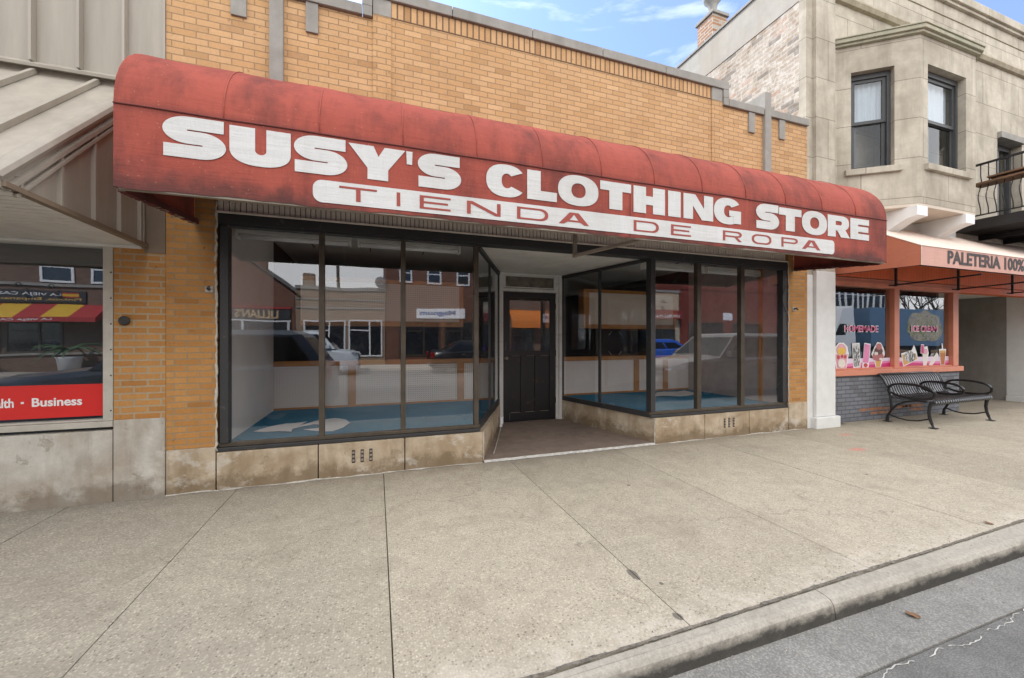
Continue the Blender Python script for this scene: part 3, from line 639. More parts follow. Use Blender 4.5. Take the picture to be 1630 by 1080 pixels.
d = MB(); d.box(4.06, 4.87, 2.25, 2.28, 1.02, 1.60); bb = d.build('board', m_black, shop)
d = MB()
for (x, z, a) in ((4.235, 1.50, 1), (4.46, 1.50, -1), (4.235, 1.12, -1), (4.46, 1.12, 1)): d.bar((x - .028, 2.245, z - .034 * a), (x + .028, 2.245, z + .034 * a), .004, .022, up=(0, 1, 0))
d.build('tape_strip', m_vinyl_w, bb, split=True)
d = MB(); d.box(3.02, 3.06, 2.1, 3.6, .4, 2.7); d.box(3.3, 3.75, 3.4, 3.45, 1.0, 2.6); d.build('shelf_board', m_black, shop, split=True)
# doorway
d = MB()
for i in range(1): d.prism([(1.137, .0), (3.468, .0), (2.985, 1.84), (1.90, 1.84)], 'z', -.2, .024)
eo = d.build('entry_floor', m_entry, shop)
l = MB(); random.seed(8)
pts = [(1.14 + 2.32 * i / 28, -.012 + random.uniform(-.01, .008)) for i in range(29)]
for (ax, ay), (bx, by) in zip(pts, pts[1:]):
    w_ = random.uniform(.6, 1.4)
    l.face([(ax, ay - .012, .0045), (bx, by - .012, .0045), (bx, by + .014, .0265), (ax, ay + .014, .0265)])
l.build('threshold_line', m_white_line, shop)
d = MB(); d.prism([(1.10, .162), (3.42, .162), (3.0, 1.9), (1.87, 1.9)], 'z', 2.475, 2.52); d.build('entry_ceiling', m_soffit, shop)
d = MB()
DX0, DX1, DT = 1.952, 2.893, 2.170
d.box(1.862, 1.915, 1.80, 1.98, .02, 2.474, .003); d.box(2.945, 3.000, 1.80, 1.98, .02, 2.474, .003)
d.box(1.917, 1.950, 1.825, 1.96, .022, 2.172, .003); d.box(2.896, 2.943, 1.825, 1.96, .022, 2.172, .003)
d.box(1.917, 2.943, 1.815, 1.96, 2.175, 2.226, .003); d.box(1.917, 2.943, 1.81, 1.97, 2.442, 2.474)
d.box(1.917, 1.972, 1.82, 1.96, 2.228, 2.440); d.box(2.862, 2.943, 1.82, 1.96, 2.228, 2.440)
d.box(1.950, 1.987, 1.812, 1.819, 2.235, 2.435, .002); d.box(2.847, 2.880, 1.812, 1.819, 2.235, 2.435, .002); d.box(1.989, 2.845, 1.812, 1.819, 2.235, 2.252, .002); d.box(1.989, 2.845, 1.812, 1.819, 2.422, 2.437, .002)
d.build('door_surround', m_whitewood, shop)
d = MB(); d.box(1.973, 2.861, 1.85, 1.86, 2.23, 2.44); d.build('transom_window', m_obsc, shop)
dr = MB()
yf = 1.845
dr.box(DX0, 2.068, yf, yf + .045, .030, DT, .003); dr.box(2.786, DX1, yf, yf + .045, .030, DT, .003)
dr.box(2.069, 2.785, yf, yf + .045, 2.078, DT, .002); dr.box(2.069, 2.785, yf, yf + .045, 1.118, 1.196, .002); dr.box(2.069, 2.785, yf, yf + .045, .030, .175, .002)
for x in (2.262, 2.518): dr.box(x, x + .072, yf + .002, yf + .045, .177, 1.116, .003)
door = dr.build('door', m_door, shop)
p = MB()
for a, c in ((2.069, 2.261), (2.335, 2.517), (2.591, 2.785)): p.box(a, c, yf + .02, yf + .035, .177, 1.116)
p.build('door_panel', m_door, door, split=True)
p = MB()
for a, c in ((2.09, 2.25), (2.35, 2.505), (2.605, 2.765)): p.box(a, c, yf - .002, yf + .004, .172, .180, .001); p.box(a + .01, c, yf - .001, yf + .004, 1.108, 1.114)
p.box(2.066, 2.070, yf - .002, yf + .004, .04, .17); p.build('worn_edge', m_doorwear, door)
p = MB(); p.face([(2.068, yf + .012, 1.196), (2.786, yf + .012, 1.196), (2.786, yf + .012, 2.078), (2.068, yf + .012, 2.078)]); p.build('door_pane', m_glass_d, door)
p = MB(); p.lathe([(.022, 0), (.026, -.012), (.012, -.02), (.012, -.045), (.028, -.055), (.026, -.075), (.01, -.082)], (1.99, yf, 1.075), 16, 'y'); p.build('handle', m_rust, door, True)
p = MB(); p.box(1.985, 2.01, yf - .006, yf, 1.20, 1.33, .003); p.build('lock_plate', m_iron, door)
for z in (.35, 1.15, 1.95):
    p = MB(); p.cyl((2.896, yf - .008, z - .05), (2.896, yf - .008, z + .05), .009, 8); p.build('hinge', m_iron, door)
p = MB(); p.box(2.07, 2.8, 2.3, 2.32, .05, 2.4); p.build('dark_backing', m_dark, shop)  # dark sheet added behind the door glass to keep it dark
d = MB(); d.box(1.805, 1.855, 1.52, 1.60, .07, .19, .006); d.box(1.80, 1.845, 1.535, 1.585, .026, .068, .003)
tag(d.build('socket_cover', m_vinyl_w), 'small cream electrical box low on the slanted stone beside the door', 'electrical box')
d = MB(); d.tube([(1.30, .16, .040), (1.55, .80, .040), (1.79, 1.45, .040)], .007, 6); tag(d.build('pipe', m_alu), 'thin pale pipe lying along the foot of the entry wall', 'pipe')

# strip lights hanging inside the windows
def strip_light(x0, x1, y, z, lab):
    t = thing('strip_light', ((x0 + x1) / 2, y, z), lab, 'strip light', 'fluorescent strip lights inside the shop windows')
    L = x1 - x0
    h = MB(); h.prism([(-.06, .0), (.06, .0), (.045, .055), (-.045, .055)], 'x', x0, x1)
    hb = MB(); hb.bm = h.bm
    for v in hb.bm.verts: v.co.y, v.co.z = v.co.y + y, v.co.z + z
    hb.build('housing', m_tube, t)
    for dy in (-.035, .035):
        c = MB(); c.cyl((x0 + .03, y + dy, z - .02), (x1 - .03, y + dy, z - .02), .016, 10); c.build('tube', m_vinyl_w, t, True)
    c = MB()
    for x in (x0 + .012, x1 - .012): c.box(x - .012, x + .012, y - .055, y + .055, z - .042, z - .002, .003)
    c.build('end_cap', m_tube, t, split=True)
    c = MB()
    for x in (x0 + .2, x1 - .2): c.tube([(x, y, z + .05), (x, y, 2.775)], .006, 6)
    c.build('rod', m_iron, t, split=True)
strip_light(-1.33, -.262, .34, 2.445, 'white double tube strip light at far left inside the left shop window')
strip_light(-.20, .935, .34, 2.445, 'white double tube strip light nearest the doorway inside the left shop window')
strip_light(3.62, 4.70, .45, 2.44, 'white double tube strip light nearest the doorway inside the right shop window')
strip_light(4.76, 5.84, .45, 2.44, 'white double tube strip light at far right inside the right shop window')
# papers left on the carpet
def paper(pts, z, lab, holes=()):
    me = loops_mesh([pts] + list(holes), .002)
    bm = bmesh.new(); bm.from_mesh(me); bmesh.ops.triangulate(bm, faces=bm.faces); bmesh.ops.subdivide_edges(bm, edges=bm.edges, cuts=3, use_grid_fill=True)
    for v in bm.verts: v.co.z += z + .012 + .010 * math.sin(v.co.x * 9) * math.cos(v.co.y * 7)
    bm.to_mesh(me); bm.free(); return tag(link('paper_sheet', me, m_paper, smooth=True), lab, 'paper', 'paper sheets on the blue carpet')
paper([(-1.26, .62), (-1.02, .95), (-.80, 1.02), (-.86, .80), (-.72, .98), (-.50, 1.08), (-.36, .95), (-.30, .74), (-.36, .50), (-.46, .38), (-.55, .42), (-.66, .46), (-.76, .52), (-.62, .58), (-.60, .72), (-.70, .80), (-.82, .72), (-.88, .58), (-.86, .42), (-1.0, .52)], .386, 'curling white paper cut out lying on blue carpet in the left window')
paper([(4.55, 1.35), (4.90, 1.74), (5.60, 1.80), (5.52, 1.28), (5.0, 1.25)], .386, 'flat white paper sheet lying on blue carpet in the right window')
# little things fixed to the front
def jbox(x, z, lab, tilt):
    t = thing('wall_bracket', (x, -.001, z), lab, 'bracket', 'old sign brackets on the brick piers')
    h = MB(); h.box(-.032, .032, -.012, 0, -.028, .028, .004); h.build('plate', m_box, t, local=True)
    h = MB(); h.tube([(0, -.01, 0), (.004, -.05, .004), (.018, -.062, .02 * tilt)], [.013, .012, .009], 8); h.build('stub', m_iron, t, True, local=True)
jbox(-1.447, 1.843, 'small grey metal bracket on the left brick pier beside the sealant', 1)
jbox(6.02, 1.85, 'small dark metal bracket on the narrow right brick pier', -1)
d = MB(); d.tube([(5.86 - .075 * math.sin(math.pi * i / 14), -.004, 1.80 + .40 * i / 14) for i in range(15)], .0045, 6)
tag(d.build('cable', m_black), 'thin black cable bowed against the right window jamb', 'cable')
# ------------------------------------------------------------------ the red awning
AX0, AX1, AY, AZ0, AZ1, AZT = -1.560, 6.028, -1.161, 2.347, 2.872, 3.585
awn = thing('store_awning', (2.234, 0, 2.4), 'long faded red canvas awning with rounded top and large white store lettering', 'awning')
bows = [AX0 + (AX1 - AX0) * i / 13 for i in range(14)]
prof = [(AY, AZ0), (AY, 2.45), (AY, 2.6), (AY, 2.75), (AY, AZ1)]
for i in range(1, 15):
    a = math.pi / 2 * i / 14; prof.append((AY * math.cos(a) ** .92, AZ1 + (AZT - AZ1) * math.sin(a) ** .92))
rows = []
nx = 130
for j in range(nx + 1):
    x = AX0 + (AX1 - AX0) * j / nx
    u = (x - AX0) / (AX1 - AX0) * 13; sag = math.sin(math.pi * (u % 1)) ** 2
    row = []
    for i, (y, z) in enumerate(prof):
        k = max(0, i - 4) / 14; f = math.sin(math.pi * min(1, k * 1.05)) if k > 0 else 0
        d = .0025 * sag * f + .003 * f * math.sin(7 * x + 9 * k) * math.sin(3.1 * x)
        row.append((x, y + d * .8, z - d + (.005 * math.sin(5.3 * x) + .003 * math.sin(19 * x) + .002 * math.sin(43 * x) if i == 0 else 0)))
    rows.append(row)
cb = MB(); cb.grid(rows)
for X in (AX0, AX1):
    cb.face([(X, y, z) for y, z in prof] + [(X, -.002, AZT), (X, -.002, 2.445)])
canopy = cb.build('canopy', m_red, awn, 'auto')
sb = MB()                                                                  # stitched seams and folded hems
sb.tube([(AX0 + (AX1 - AX0) * i / 60, AY - .003, AZ1 + .002 * math.sin(i)) for i in range(61)], .0055, 6)
for x in (2.249,): sb.box(x - .003, x + .003, AY - .0025, AY + .01, AZ0 + .004, AZ1)
sb.build('stitched_seam', plain('dark_seam_thread', (.13, .03, .025), .9), awn)
sb = MB()
for x in bows[1:-1]:
    pts = [(x, y - .003, z + .0015) for y, z in prof[4:-1]]
    sb.tube(pts, .0042, 6, flat=.6)
sb.build('bow_seam', fabric('rubbed_canvas_seam', (.385, .105, .078), (.34, .09, .065), (.2, .06, .05), .4), awn, True)
sb = MB()                                                                  # steel frame under the canvas
sb.bar((AX0 + .02, AY + .025, AZ0 + .006), (AX1 - .02, AY + .025, AZ0 + .006), .035, .03)
for X in (AX0 + .022, AX1 - .022): sb.bar((X, AY + .04, AZ0 + .004), (X, .0 - .01, 2.442), .03, .035)
for x in bows[1:-1]:
    sb.tube([(x, y * .985 + .012, z - .022) for y, z in prof[4:-1]], .011, 6)
sb.bar((AX0 + .05, -.03, 3.50), (AX1 - .05, -.03, 3.50), .03, .03)
for x in bows[2:-1:3]: sb.bar((x, AY + .03, AZ0 + .02), (x, -.02, 3.35), .022, .022)
sb.build('frame', m_rust, awn)
m_lace = plain('dark_red_lacing', (.10, .022, .02), .9, var=.4)
for X in (AX0 + .02, AX1 - .02):                                            # torn edge of canvas laced round each end rail
    sb = MB(); n_ = 60; rows = []
    for i in range(n_ + 1):
        t = i / n_; y = AY + .05 + t * (-AY - .08); z = AZ0 + .002 + t * .095; r1, r2, r3, r4 = (random.uniform(-.006, .006) for _ in range(4))
        rows.append([(X - .023, y, z - .02 + r1), (X - .023, y, z + .024 + r2), (X + .023, y, z + .024 + r3), (X + .023, y, z - .02 + r4)])
    V = sb.grid(rows, True); sb.bm.faces.new(V[0]); sb.bm.faces.new(V[-1]); sb.build('lacing', m_lace, awn)
br = MB(); br.bar((2.020, -.50, 2.270), (2.020, -.50, 2.62), .036, .036); br.bar((2.022, -.52, 2.288), (2.42, -1.13, 2.352), .034, .03); br.build('drop_bracket', m_rust, awn)

# heavy extended letters, drawn as outlines in a unit-height box of width w
def pen(path, rx, ry):
    n = len(path); L, Rr = [], []
    for i, (x, y) in enumerate(path):
        a = path[max(i - 1, 0)]; b = path[min(i + 1, n - 1)]
        dx, dy = b[0] - a[0], b[1] - a[1]; l = math.hypot(dx, dy) or 1; nx_, ny_ = -dy / l, dx / l
        q = math.hypot(rx * nx_, ry * ny_); ox, oy = rx * rx * nx_ / q, ry * ry * ny_ / q
        L.append((x + ox, y + oy)); Rr.append((x - ox, y - oy))
    return L + Rr[::-1]
def arc(cx, cy, a, b, t0, t1, n=22, p=1.0):
    o = []
    for i in range(n + 1):
        t = R(t0 + (t1 - t0) * i / n); c, s_ = math.cos(t), math.sin(t)
        o.append((cx + a * math.copysign(abs(c) ** p, c), cy + b * math.copysign(abs(s_) ** p, s_)))
    return o
def G(ch, w):
    if ch == 'S':
        rx, ry = .26, .156; m = .5
        pth = [(w - .05, 1 - ry), (w * .62, 1 - ry)] + arc(w * .40, (1 - ry + m) / 2, w * .40 - rx, (1 - ry - m) / 2, 90, 270) + arc(w * .60, (ry + m) / 2, w * .40 - rx, (m - ry) / 2, 90, -90) + [(w * .38, ry), (.02, ry)]
        return [[pen(pth, rx, ry)]]
    if ch == 'U':
        g = .135; c = w / 2
        return [[[(0, 1), (0, .42)] + arc(c, .42, c, .42, 180, 360, 30, .85)[1:-1] + [(w, .42), (w, 1), (c + g, 1), (c + g, .42)] + arc(c, .42, g, .11, 0, -180, 12)[1:-1] + [(c - g, .42), (c - g, 1)]]]
    if ch == 'Y': return [[[(0, 1), (.70, 1), (w / 2 + .03, .70), (w - .60, 1), (w, 1), (w / 2 + .31, .33), (w / 2 + .31, 0), (w / 2 - .28, 0), (w / 2 - .28, .33)]]]
    if ch == "'": return [[[(0, 1), (w, 1), (w * .92, .60), (w * .08, .60)]]]
    if ch == 'C' or ch == 'G':
        c = w / 2; o = arc(c, .5, c, .5, 34, 326, 50, .86); cut = o[-1][0]
        inn = arc(c + .03, .5, c - .50, .5 - .275, 318, 42, 40, .9)
        C_ = o + [(cut + .03, o[-1][1])] + inn + [(cut + .03, o[0][1])]
        if ch == 'C': return [[o + inn]]
        return [[o + inn], [[(w * .55, .54), (w - .01, .54), (w - .01, .05), (w - .42, .05), (w - .42, .33), (w * .55, .33)]]]
    if ch == 'O':
        return [[arc(w / 2, .5, w / 2, .5, 0, 355, 60, .86), arc(w / 2, .5, w / 2 - .52, .5 - .26, 0, 352, 44, .9)]]
    if ch == 'L': return [[[(0, 1), (.50, 1), (.50, .32), (w, .32), (w, 0), (0, 0)]]]
    if ch == 'T': return [[[(0, 1), (w, 1), (w, .68), (w / 2 + .28, .68), (w / 2 + .28, 0), (w / 2 - .28, 0), (w / 2 - .28, .68), (0, .68)]]]
    if ch == 'H': st = .56; return [[[(0, 1), (st, 1), (st, .66), (w - st, .66), (w - st, 1), (w, 1), (w, 0), (w - st, 0), (w - st, .33), (st, .33), (st, 0), (0, 0)]]]
    if ch == 'I': return [[[(0, 1), (w, 1), (w, 0), (0, 0)]]]
    if ch == 'N': return [[[(0, 1), (.58, 1), (w - .47, .46), (w - .47, 1), (w, 1), (w, 0), (w - .58, 0), (.47, .54), (.47, 0), (0, 0)]]]
    if ch == 'E': st = .56; return [[[(0, 1), (w, 1), (w, .725), (st, .725), (st, .635), (w - .05, .635), (w - .05, .375), (st, .375), (st, .285), (w, .285), (w, 0), (0, 0)]]]
    if ch == 'R':
        o = [(0, 1)] + arc(w - .50, .67, .48, .33, 90, -66, 20, .86) + [(w + .05, 0), (w - .58, 0), (w - .84, .30), (.54, .30), (.54, 0), (0, 0)]
        return [[o, [(.54, .75)] + arc(w - .62, .655, .10, .095, 90, -90, 10) + [(.54, .56)]]]
BIG = [('S', -1.309, -.962), ('U', -.942, -.575), ('S', -.555, -.206), ('Y', -.199, .206), ("'", .214, .261), ('S', .301, .642), ('C', .851, 1.195), ('L', 1.212, 1.490), ('O', 1.502, 1.905), ('T', 1.925, 2.256), ('H', 2.284, 2.644), ('I', 2.682, 2.833), ('N', 2.868, 3.243), ('G', 3.255, 3.619), ('S', 3.832, 4.170), ('T', 4.168, 4.515), ('O', 4.525, 4.934), ('R', 4.948, 5.320), ('E', 5.341, 5.681)]
random.seed(3)
for ch, a, b in BIG:
    z0, z1 = 2.588, 2.838
    if ch in 'SCOGU': z1 += .012 if ch != 'U' else 0; z0 -= .009
    if ch == "'": pass
    h = z1 - z0; parts = G(ch, (b - a) / .25); mes = []
    for i, lp in enumerate(parts):
        me = loops_mesh(lp, .002)
        for v in me.vertices: v.co = Vector((a + v.co.x * .25, AY - .0042 - .0015 * i - v.co.z, z0 + v.co.y * h))
        mes.append(me)
    lo = join_meshes('letter', mes, m_letter, awn)
# second line: thin red letters on a white rounded band
Z0, Z1, r = 2.378, 2.540, .062
bd = arc(5.060 - .045, Z1 - .045, .045, .045, 90, 0, 8) + arc(5.060 - .045, Z0 + .045, .045, .045, 0, -90, 8) + arc(-.435 + r, Z0 + r, r, r, 270, 180, 10) + arc(-.435 + r, Z1 - r, r, r, 180, 90, 10)
me = loops_mesh([bd], .001)
for v in me.vertices: v.co = Vector((v.co.x, AY - .0045 - v.co.z, v.co.y))
band = link('name_band', me, m_letter, awn)
def rrect(x0, x1, y0, y1, rx, ry, right=True, left=True):
    o = []
    for cx, cy, t, on in ((x1, y1, 90, right), (x1, y0, 0, right), (x0, y0, 270, left), (x0, y1, 180, left)):
        if not on: o.append((cx, cy)); continue
        ex = cx - rx if cx == x1 else cx + rx; ey = cy - ry if cy == y1 else cy + ry
        o += arc(ex, ey, rx, ry, t, t - 90, 8)
    return o
def thin(ch, a, b, z0, z1):
    v, h = .031, .0150; m = (z0 + z1) / 2; c = (a + b) / 2
    rc = lambda p, q, s_, t: [(p, t), (q, t), (q, s_), (p, s_)]
    if ch == 'T': return [[rc(a, b, z1 - h, z1)], [rc(c - v / 2, c + v / 2, z0, z1 - h)]]
    if ch == 'I': return [[rc(a, b, z0, z1)]]
    if ch == 'E': return [[rc(a, a + v, z0, z1)], [rc(a + v, b, z1 - h, z1)], [rc(a + v, b - .02, m - h / 2, m + h / 2)], [rc(a + v, b, z0, z0 + h)]]
    if ch == 'N': return [[[(a, z1), (a + v * 1.5, z1), (b - v, z0 + .02), (b - v, z1), (b, z1), (b, z0), (b - v * 1.5, z0), (a + v, z1 - .02), (a + v, z0), (a, z0)]]]
    if ch == 'D': return [[rrect(a, b, z0, z1, .075, .045, True, False), rrect(a + v, b - v, z0 + h, z1 - h, .06, .034, True, False)]]
    if ch == 'O': return [[rrect(a, b, z0, z1, .085, .045), rrect(a + v, b - v, z0 + h, z1 - h, .065, .034)]]
    if ch == 'A': return [[[(a, z0), (c - .045, z1), (c + .045, z1), (b, z0), (b - v * 1.6, z0), (b - v * 1.6 - .038, z0 + .022), (a + v * 1.6 + .038, z0 + .022), (a + v * 1.6, z0)], [(a + v * 1.6 + .056, z0 + .022 + h), (b - v * 1.6 - .056, z0 + .022 + h), (c, z1 - h)]]]
    zz = z0 + .042
    if ch == 'P': return [[rrect(a, b, zz, z1, .06, .028, True, False), rrect(a + v, b - v, zz + h, z1 - h, .045, .018, True, False)], [rc(a, a + v, z0, zz)]]
    if ch == 'R': return [[rrect(a, b, zz, z1, .06, .028, True, False), rrect(a + v, b - v, zz + h, z1 - h, .045, .018, True, False)], [rc(a, a + v, z0, zz)], [[(b - .10, zz), (b - .062, zz), (b, z0), (b - .045, z0)]]]
SMALL = [('T', -.261, 0), ('I', .143, .169), ('E', .315, .556), ('N', .689, .974), ('D', 1.119, 1.406), ('A', 1.508, 1.808), ('D', 2.284, 2.570), ('E', 2.715, 2.958), ('R', 3.371, 3.628), ('O', 3.769, 4.052), ('P', 4.203, 4.456), ('A', 4.525, 4.822)]
for ch, a, b in SMALL:
    mes = []
    for lp in thin(ch, a, b, 2.408, 2.512):
        me = loops_mesh(lp, .001)
        for q in me.vertices: q.co = Vector((q.co.x, AY - .0068 - q.co.z, q.co.y))
        mes.append(me)
    join_meshes('letter', mes, m_redletter, band)
# ------------------------------------------------------------------ left neighbour: office shop with ribbed tan metal front
left = thing('office_shop', (-5.5, 0, 0), 'shop with tan ribbed metal upper front and pale stone base left of the red awning', 'shop building')
b = MB(); b.box(-2.134, -1.7725, 0, .3, .622, 2.6); b.build('wall', m_brick_n, left)
b = MB(); b.box(-2.132, -1.774, -.012, .3, -.2, .695, .008); b.box(-4.9, -2.138, -.012, .3, -.2, .612, .006); b.box(-9, -4.906, -.012, .3, -.2, .612, .006); b.build('base', m_base_pale, left, split=True)
b = MB(); b.box(-9, -1.772, .002, .3, 3.55, 9.0); b.box(-9, -1.95, .02, .3, 2.3, 3.55); b.box(-9, -1.9, .31, 10, 3.1, 9.0); b.box(-9, -1.9, 7, 10, -.1, 3.09)
xr = -1.772 - .275
b.build('siding', m_tan, left)
b = MB()
while xr > -9:
    b.prism([(xr - .012, .0), (xr - .009, -.05), (xr + .009, -.05), (xr + .012, .0)], 'z', 3.64, 9.0); xr -= .297
b.box(-1.79, -1.772, -.012, .0, 3.64, 9.0)
b.build('standing_seam', m_tan, left, split=True)
b = MB(); b.prism([(0, 3.60), (-.055, 3.585), (-.06, 3.612), (-.02, 3.64), (0, 3.655)], 'x', -9, -1.80, .003); b.build('ledge', m_tan, left)
b = MB(); b.box(-1.922, -1.7725, -.006, .1, 2.145, 3.6, .003); b.build('flashing', m_tan_br, left)
# window
f = MB(); f.box(-9, -2.138, -.006, .12, .640, .690, .004); f.box(-2.205, -2.138, -.004, .12, .692, 2.30, .004); f.box(-4.75, -4.68, -.004, .12, .692, 2.30, .004); f.box(-9, -2.207, .012, .10, .692, .708, .003)
wf = f.build('window_frame', m_alu, left)
s = MB()
for z in (.78, 1.08, 1.3, 1.52, 1.74, 1.96): s.lathe([(.006, 0), (.006, -.004), (.003, -.006)], (-2.150, -.004, z), 8, 'y')
s.build('screw', m_iron, wf, split=True)
for a, c in ((-4.68, -2.206), (-9, -4.752)):
    p = MB(); p.face([(a, .05, .70), (c, .05, .70), (c, .05, 2.3), (a, .05, 2.3)]); p.build('pane', m_glass_r, wf)
s = MB(); s.box(-9, -1.9, 6, 6.1, 0, 3.2); s.box(-9, -1.9, .14, 6, 2.9, 2.96); s.box(-2.0, -1.78, .31, 6, 0, 3); s.box(-9, -1.9, .14, 6, 0, .02); s.build('office_room', m_dark, left)
sg = thing('window_banner', (-3.4, .044, .87), 'red vinyl banner with white Business lettering on the left shop window', 'banner')
s = MB(); s.box(-4.66, -2.222, .040, .0475, .735, 1.008); s.build('vinyl_sheet', m_sign_red, sg)
sign_text('lettering', 'Business', -2.680, -2.363, .832, .905, .0385, m_vinyl_w, sg, bold=.022)
sign_text('lettering', 'Health', -2.985, -2.790, .832, .908, .0385, m_vinyl_w, sg, bold=.022)
s = MB(); s.box(-2.747, -2.729, .037, .0385, .860, .876); s.build('dot', m_vinyl_w, sg)
s = MB(); s.lathe([(.030, 0), (.040, -.012), (.040, -.02), (.028, -.024)], (-2.055, -.001, 1.548), 18, 'y'); tag(s.build('wall_plug', m_iron, None, True), 'dark oval metal plug on the patched brick pier', 'wall plug')
# projecting metal canopy
can = thing('metal_canopy', (-4, 0, 2.2), 'tan ribbed metal canopy sloping out over the left shop window', 'canopy')
FX, FY, FZ, TZ = -1.918, -1.410, 2.250, 3.555
c = MB(); c.prism([(FY, FZ), (-.002, TZ), (-.002, TZ - .03), (FY + .02, FZ - .03)], 'x', -9, FX - .03); c.build('roof_sheet', m_tan, can)
c = MB(); x = FX - .31
sl = Vector((0, -FY, TZ - FZ)).normalized(); nrm = Vector((0, -sl.z, sl.y))
while x > -9:
    c.bar(Vector((x, FY, FZ)) + nrm * .018, Vector((x, -.01, TZ)) + nrm * .018, .028, .036, up=nrm); x -= .40
c.build('roof_seam', m_tan, can, split=True)
c = MB(); c.tube([Vector((FX - .025, FY - .01, FZ)) + nrm * .012, Vector((FX - .025, -.005, TZ)) + nrm * .012], .05, 10, flat=.75); c.bar(Vector((FX + .002, FY, FZ)) - nrm * .055, Vector((FX + .002, -.005, TZ)) - nrm * .055, .03, .025, up=nrm); c.bar(Vector((FX + .008, FY + .03, FZ)) - nrm * .085, Vector((FX + .008, -.005, TZ)) - nrm * .085, .016, .018, up=nrm)
c.build('rake_trim', m_tan, can, 'auto')
c = MB(); c.prism([(FY + .01, FZ - .01), (-.003, TZ - .02), (-.003, 2.212), (FY + .01, 2.235)], 'x', FX - .04, FX - .012); c.build('gable_sheet', m_tan, can)
c = MB()
for y in (-1.28, -.972, -.655, -.36, -.08, -.035):
    zt = FZ + (y - FY) / (-FY) * (TZ - FZ) - .06; c.prism([(FX - .012, y - .014), (FX + .012, y - .009), (FX + .012, y + .009), (FX - .012, y + .014)], 'z', 2.232, zt)
c.build('gable_seam', m_tan, can, split=True)
c = MB(); c.bar((FX + .006, FY, 2.228), (FX + .006, -.006, 2.206), .045, .030); c.build('gable_trim', m_tan_br, can)
c = MB(); n_ = 16
for i in range(n_):
    y0 = FY + .03 + (-FY - .04) * i / n_; y1 = FY + .03 + (-FY - .04) * (i + 1) / n_ - .006
    c.box(-9, FX - .02, y0, y1, 2.200 + .016 * (1 - i / n_), 2.216 + .016 * (1 - i / n_))
c.build('soffit', m_soffit, can)
c = MB(); c.box(-9, FX - .02, -.03, .10, 2.175, 2.199, .003); c.build('soffit_trim', m_soffit, can)
c = MB(); c.prism([(FY - .03, FZ + .005), (FY + .03, FZ + .01), (FY + .03, 2.20), (FY - .03, 2.20)], 'x', -9, FX + .01, .004); c.build('gutter_board', m_tan, can)
# ------------------------------------------------------------------ right neighbour: two storey limestone building with ice cream shop
rb = thing('limestone_building', (11, 0, 0), 'two storey beige limestone building with bay window above a salmon ice cream shopfront', 'building')
WY = .10
b = MB()
b.box(6.92, 16, WY, .4, 2.44, 3.55); b.box(6.92, 12.0, WY, .4, 3.55, 7.79); b.box(12.95, 16, WY, .4, 3.55, 7.79); b.box(12.0, 12.95, WY, .4, 5.62, 7.79)
b.box(6.325, 6.475, .02, .13, 2.40, 8.0); b.box(6.477, 6.915, -.03, .4, 2.46, 8.0)
b.build('wall', m_lime, rb)
b = MB(); b.box(6.30, 16, WY - .09, .45, 7.795, 7.95, .012); b.box(6.93, 16, WY - .05, WY, 7.74, 7.793, .006); b.build('coping', m_lime, rb)
b = MB(); b.prism([(WY, 6.92), (WY - .05, 6.93), (WY - .075, 7.0), (WY - .055, 7.05), (WY, 7.075)], 'x', 6.918, 16, .004); b.box(6.93, 16, WY - .012, WY, 7.50, 7.512); b.build('string_course', m_lime_d, rb)
b = MB(); b.box(6.333, 6.6, .131, 13, 4.3, 6.747); b.build('side_wall', m_oldbrick, rb)
b = MB(); b.box(6.324, 6.6, .131, 13, 6.75, 7.40); 
b.build('side_plaster', m_plaster, rb)
b = MB(); random.seed(21)
for i in range(34): b.box(6.30, 6.64, .14 + i * .375, .14 + i * .375 + .37, 7.402, 7.44 + random.uniform(0, .012), .006)
b.build('side_coping', m_cast, rb)
b = MB(); b.box(6.61, 16, .41, 13, 6.9, 7.0); b.box(15.7, 16, .41, 13, 0, 6.9); b.box(6.61, 16, 12.7, 13, 0, 6.9); b.box(6.61, 15.7, 4.0, 4.1, 0, 6.9); b.build('roof', m_dark, rb)
# chimney
ch = MB(); ch.box(6.452, 6.825, 1.946, 2.35, 6.95, 8.02); cho = ch.build('chimney', m_oldbrick_y, rb)
c = MB(); c.box(6.42, 6.86, 1.91, 2.385, 8.022, 8.085, .008); c.build('chimney_cap', m_cast, cho)
c = MB(); c.lathe([(.11, 0), (.10, .05), (.075, .10), (.085, .22), (.10, .30), (.165, .37), (.19, .46), (.16, .50), (.10, .52), (.11, .62), (.05, .68)], (6.64, 2.13, 8.086), 18); c.build('chimney_pot', m_cast, cho, True)
# bay window
bay = MB()
A, Bp, Cp, Dp = (7.17, .10), (8.03, -.55), (9.56, -.55), (10.45, .10)
def facet(P, Q):
    d = Vector((Q[0] - P[0], Q[1] - P[1], 0)); L = d.length; a = math.atan2(d.y, d.x)
    return L, Matrix.Translation((P[0], P[1], 0)) @ Matrix.Rotation(a, 4, 'Z')
def inplace(mb, M): mb.bm.transform(M); return mb
ZB, ZT_, WS, WH = 3.52, 6.16, 4.145, 5.735
bayroot = None
L1, M1 = facet(A, Bp); L2, M2 = facet(Bp, Cp); L3, M3 = facet(Cp, Dp)
def facet_wall(L, M, o0, o1):
    m = MB(); m.box(.0, o0, 0, .24, ZB, ZT_); m.box(o1, L, 0, .24, ZB, ZT_); m.box(o0, o1, 0, .24, ZB, WS - .10); m.box(o0, o1, 0, .24, WH, ZT_)
    return inplace(m, M)
fr = {1: (L1 * .174, L1 * .70), 2: (.19, 1.245), 3: (L3 * .3, L3 * .83)}
bw = MB()
me_tmp = []
